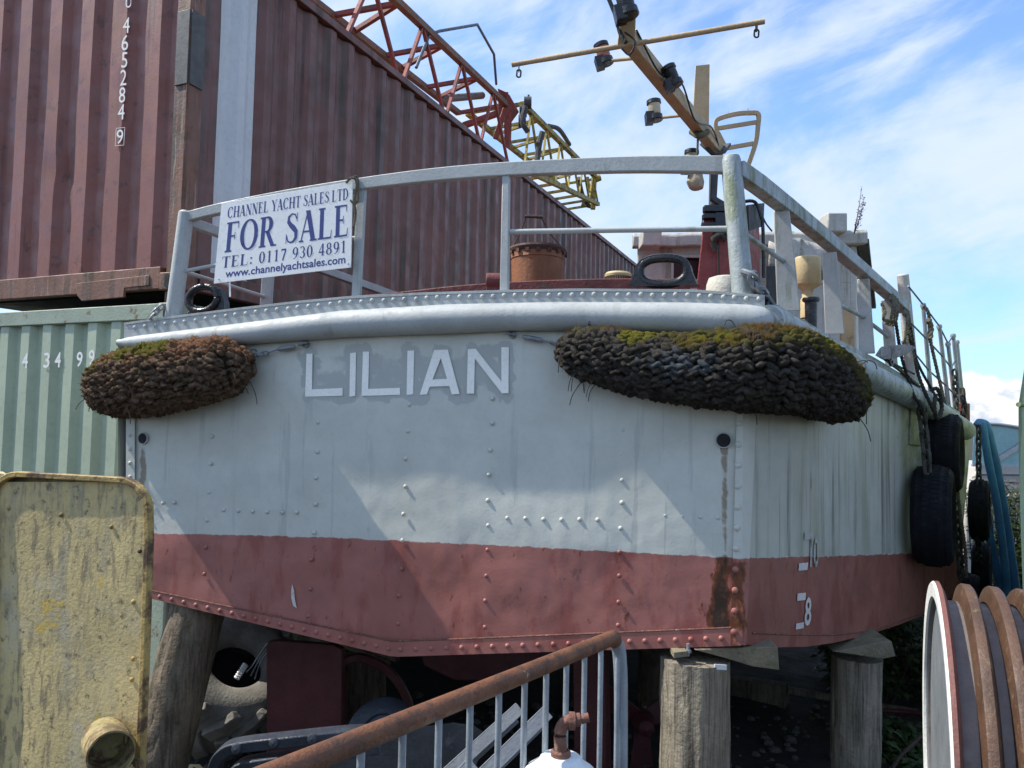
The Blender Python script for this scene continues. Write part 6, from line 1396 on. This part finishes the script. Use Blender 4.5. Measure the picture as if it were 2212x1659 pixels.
# ------------------------------------------------------------------ vegetation
def plant(label, name, c, ext, n, ls, mat, stems=7, flowers=0, seed=1, cat='plant', base_z=None):
    rnd = random.Random(seed); bz = ground_z(c.x, c.y) if base_z is None else base_z; t = thing(name, V((c.x, c.y, bz)), label, cat); mb = MB(); st = MB(); fl = MB()
    for i in range(stems):
        b0 = V((c.x + rnd.uniform(-ext[0], ext[0]) * .8, c.y + rnd.uniform(-ext[1], ext[1]) * .8, bz)); tip = V((b0.x + rnd.uniform(-.2, .2), b0.y + rnd.uniform(-.2, .2), c.z + ext[2] * rnd.uniform(.2, 1))); st.tube([b0, b0.lerp(tip, .5) + V((rnd.uniform(-.05, .05), 0, 0)), tip], [.009, .007, .003], 5)
        H = tip.z - bz
        for k in range(n // stems):
            f = rnd.uniform(.15, 1.0); p = b0.lerp(tip, f); th = rnd.uniform(0, 6.28); dr = V((math.cos(th), math.sin(th), rnd.uniform(-.5, .4))).normalized(); p = p + dr * rnd.uniform(0, .12) * (1.15 - f * .6)
            l = ls * rnd.uniform(.5, 1.2); w = dr.cross(V((rnd.uniform(-.3, .3), rnd.uniform(-.3, .3), 1))).normalized() * l * .32; dn = V((0, 0, -l * .25))
            mb.add([p, p + dr * l * .45 + w, p + dr * l + dn, p + dr * l * .45 - w, p + dr * l * .5 - dn * .2], [(0, 1, 4), (1, 2, 4), (2, 3, 4), (3, 0, 4)])
        for k in range(flowers):
            p = tip + V((rnd.uniform(-.06, .06), rnd.uniform(-.06, .06), rnd.uniform(-.08, .06))); 
            for _ in range(3): d_ = V((rnd.uniform(-1, 1), rnd.uniform(-1, 1), rnd.uniform(-.3, 1))).normalized() * .018; w = d_.orthogonal().normalized() * .010; fl.add([p - w, p + d_, p + w, p - d_ * .3], [(0, 1, 2, 3)])
    mb.build('foliage', mat, t, ang=60); st.build('stems', 'twig', t)
    if fl.v: fl.build('flower_heads', 'flower', t, smooth=False)
plant('leafy green nettles growing in the shade right of the straight pile', 'nettle', P(1945, 1640, 5.3), (.28, .5, .25), 900, .075, 'leaf', 12, seed=2)
plant('sparse nettles between the two right hand piles', 'nettle', P(1745, 1660, 5.6), (.25, .4, .15), 600, .07, 'leaf', 10, seed=3)
plant('tall seeding bush with pinkish flower heads beyond the blue hose', 'bush', P(2200, 1120, 8.2), (.38, .5, .38), 5200, .075, 'leafsunlit', 60, 9, seed=5, cat='bush')
plant('dense dark bush in the shade below the blue hose', 'bush', P(2110, 1400, 8.0), (.5, .6, .5), 3000, .075, 'leaf', 40, 0, seed=6, cat='bush')
plant('dark scrub added to blacken the shade far under the hull on the right', 'bush', P(1950, 1385, 6.6), (.8, .5, .42), 6500, .08, 'leaf', 80, 0, seed=8, cat='bush')  # scrub added to cover pale ground where only shade should show

# ------------------------------------------------------------------ boats at the far right
def cruiser():
    d = 11.0; t = thing('motor_cruiser', V((P(2200, 1000, d).x, d, -.5)), 'cream motor cruiser with teal tinted windscreen behind the tyres', 'boat')
    q = lambda x, y, o=0: P(x, y, d + o)
    hull = [(2085, 1075), (2330, 1060), (2330, 1300), (2085, 1300)]
    mb = MB(); mb.prism([q(x, y) for x, y in hull][::-1], V((0.3, 2.2, 0))); hb = mb.build('hull', 'cruiser', t, bevel=.03)
    cab = [(2090, 1066), (2330, 1052), (2330, 1010), (2150, 1003), (2112, 1008)]
    mb = MB(); mb.prism([q(x, y, .25) for x, y in cab][::-1], V((.3, 1.7, 0))); mb.build('cabin', 'cruiser', t, bevel=.03)
    mb = MB(); mb.prism([q(x, y, .3) for x, y in ((2100, 1004), (2330, 1012), (2330, 945), (2200, 924), (2150, 917), (2105, 919))][::-1], V((.01, .02, 0))); mb.build('windscreen', 'tealglass', t)
    mb = MB(); mb.tube(smooth_path([q(x, y, .28) for x, y in ((2095, 922), (2120, 917), (2150, 916), (2196, 922), (2330, 944))], 4), .022, 8); mb.bar([q(2140, 1002, .28), q(2215, 955, .28)], .04, .07); mb.bar([q(2100, 1005, .27), q(2330, 1012, .27)], .04, .035); mb.build('screen_frame', 'alu', t)
    mb = MB()
    for y, h in ((1024, 3), (1040, 2), (1058, 3)): mb.prism([q(2110, y, .2), q(2330, y + 2, .2), q(2330, y + 2 + h, .2), q(2110, y + h, .2)][::-1], V((0, .02, 0)))
    for y in (1144, 1176, 1184, 1191): mb.prism([q(2088, y, -.03), q(2330, y - 2, -.03), q(2330, y + 1, -.03), q(2088, y + 3, -.03)][::-1], V((0, .02, 0)))
    for a, b in (((2148, 1100), (2176, 1074)), ((2156, 1102), (2186, 1074)), ((2148, 1068), (2176, 1074)), ((2150, 1100), (2190, 1092))): mb.bar([q(*a, -.03), q(*b, -.03)], .02, .03, Y)
    mb.prism([q(x, y, -.02) for x, y in ((2146, 1090), (2168, 1076), (2146, 1070))][::-1], V((0, .01, 0)))
    mb.build('hull_stripe', 'cruiserstripe', hb)
    mb = MB(); mb.tube(smooth_path([q(2146, 1036, -.1), q(2170, 1050, -.1), q(2188, 1072, -.1)], 4), .012, 6); mb.build('mooring_line', 'black', t)
cruiser()
def green_hull():
    d = 4.4; stem = [P(x, y, d) for x, y in ((2214, 786), (2200, 874), (2200, 940), (2201, 1000), (2204, 1107), (2210, 1290), (2222, 1500), (2250, 1640))]
    t = thing('boat_hull', V((stem[-1].x + .5, stem[-1].y + .8, ground_z(3, 5))), 'pale green stained boat hull cut off by the right edge of the picture', 'boat')
    a, b = V((.62, .78, 0)), V((.96, .28, 0)); n = len(stem); mb = MB(); rings = []
    for k in range(7):
        f = k / 6; L_ = 3.6 * f; row = []
        for i, p in enumerate(stem):
            g = i / (n - 1); row.append(p + a * L_ * (1 - .12 * g * f) + V((-.78, .62, 0)) * (.34 * math.sin(f * 1.57) * (1 - g) * .0) + Z * (.10 * f * (1 - g)))
        row2 = []
        for i, p in enumerate(stem):
            g = i / (n - 1); row2.append(p + (a * .86 + b * .34 * math.sin(min(1, f + .15) * 1.57) * (1 - .55 * g ** 2)) * L_ + V((.5, -.1, 0)) * min(1, f * 4) * (1 - .6 * g ** 2) + Z * (.10 * f * (1 - g)))
        rings.append((row, row2))
    for s_ in (0, 1):
        vs = [p for r in rings for p in r[s_]]; mb.add(vs, [(k * n + i, k * n + i + 1, (k + 1) * n + i + 1, (k + 1) * n + i) for k in range(6) for i in range(n - 1)])
    mb.build('planking', 'palegreen', t, ang=60)
    mb = MB(); vs = [q for r in rings for q in (r[0][0] - Z * .04, r[1][0] - Z * .04)]; mb.add(vs, [(2 * k, 2 * k + 1, 2 * k + 3, 2 * k + 2) for k in range(6)]); mb.build('deck', 'palegreen', t)
    mb = MB()
    for s_ in (0, 1): mb.tube([r[s_][1] for r in rings], .014, 8)
    mb.build('rubbing_strake', 'palegreen', t)
green_hull()

def rubble():
    rnd = random.Random(11); mb = MB()
    for i in range(700):
        y = rnd.uniform(3.3, 6.2); px = rnd.uniform(380, 1960); p = P(px, 1600, y); p.z = ground_z(p.x, p.y); r = rnd.choice((.012, .018, .025, .03, .045)) * rnd.uniform(.6, 1.2)
        vs = []
        for a in range(3):
            for b in range(6):
                t = 1.047 * b + a * .4; f = (.75, 1.0, .6)[a] * rnd.uniform(.75, 1.15); vs.append(p + V((math.cos(t) * r * f, math.sin(t) * r * f, r * (-.3, .3, .75)[a])))
        mb.add(vs, [(a * 6 + b, a * 6 + (b + 1) % 6, a * 6 + 6 + (b + 1) % 6, a * 6 + 6 + b) for a in range(2) for b in range(6)] + [tuple(range(12, 18))])
    M['stone'] = material('dusty_stone', (.10, .092, .075), .95, 0, .4, 12, bump=.5)
    o = mb.build('rubble', 'stone', None, smooth=False); o['kind'] = 'stuff'; tag(o, 'scattered stones and broken rubble on the dark ground under the hull', 'rubble')
rubble()
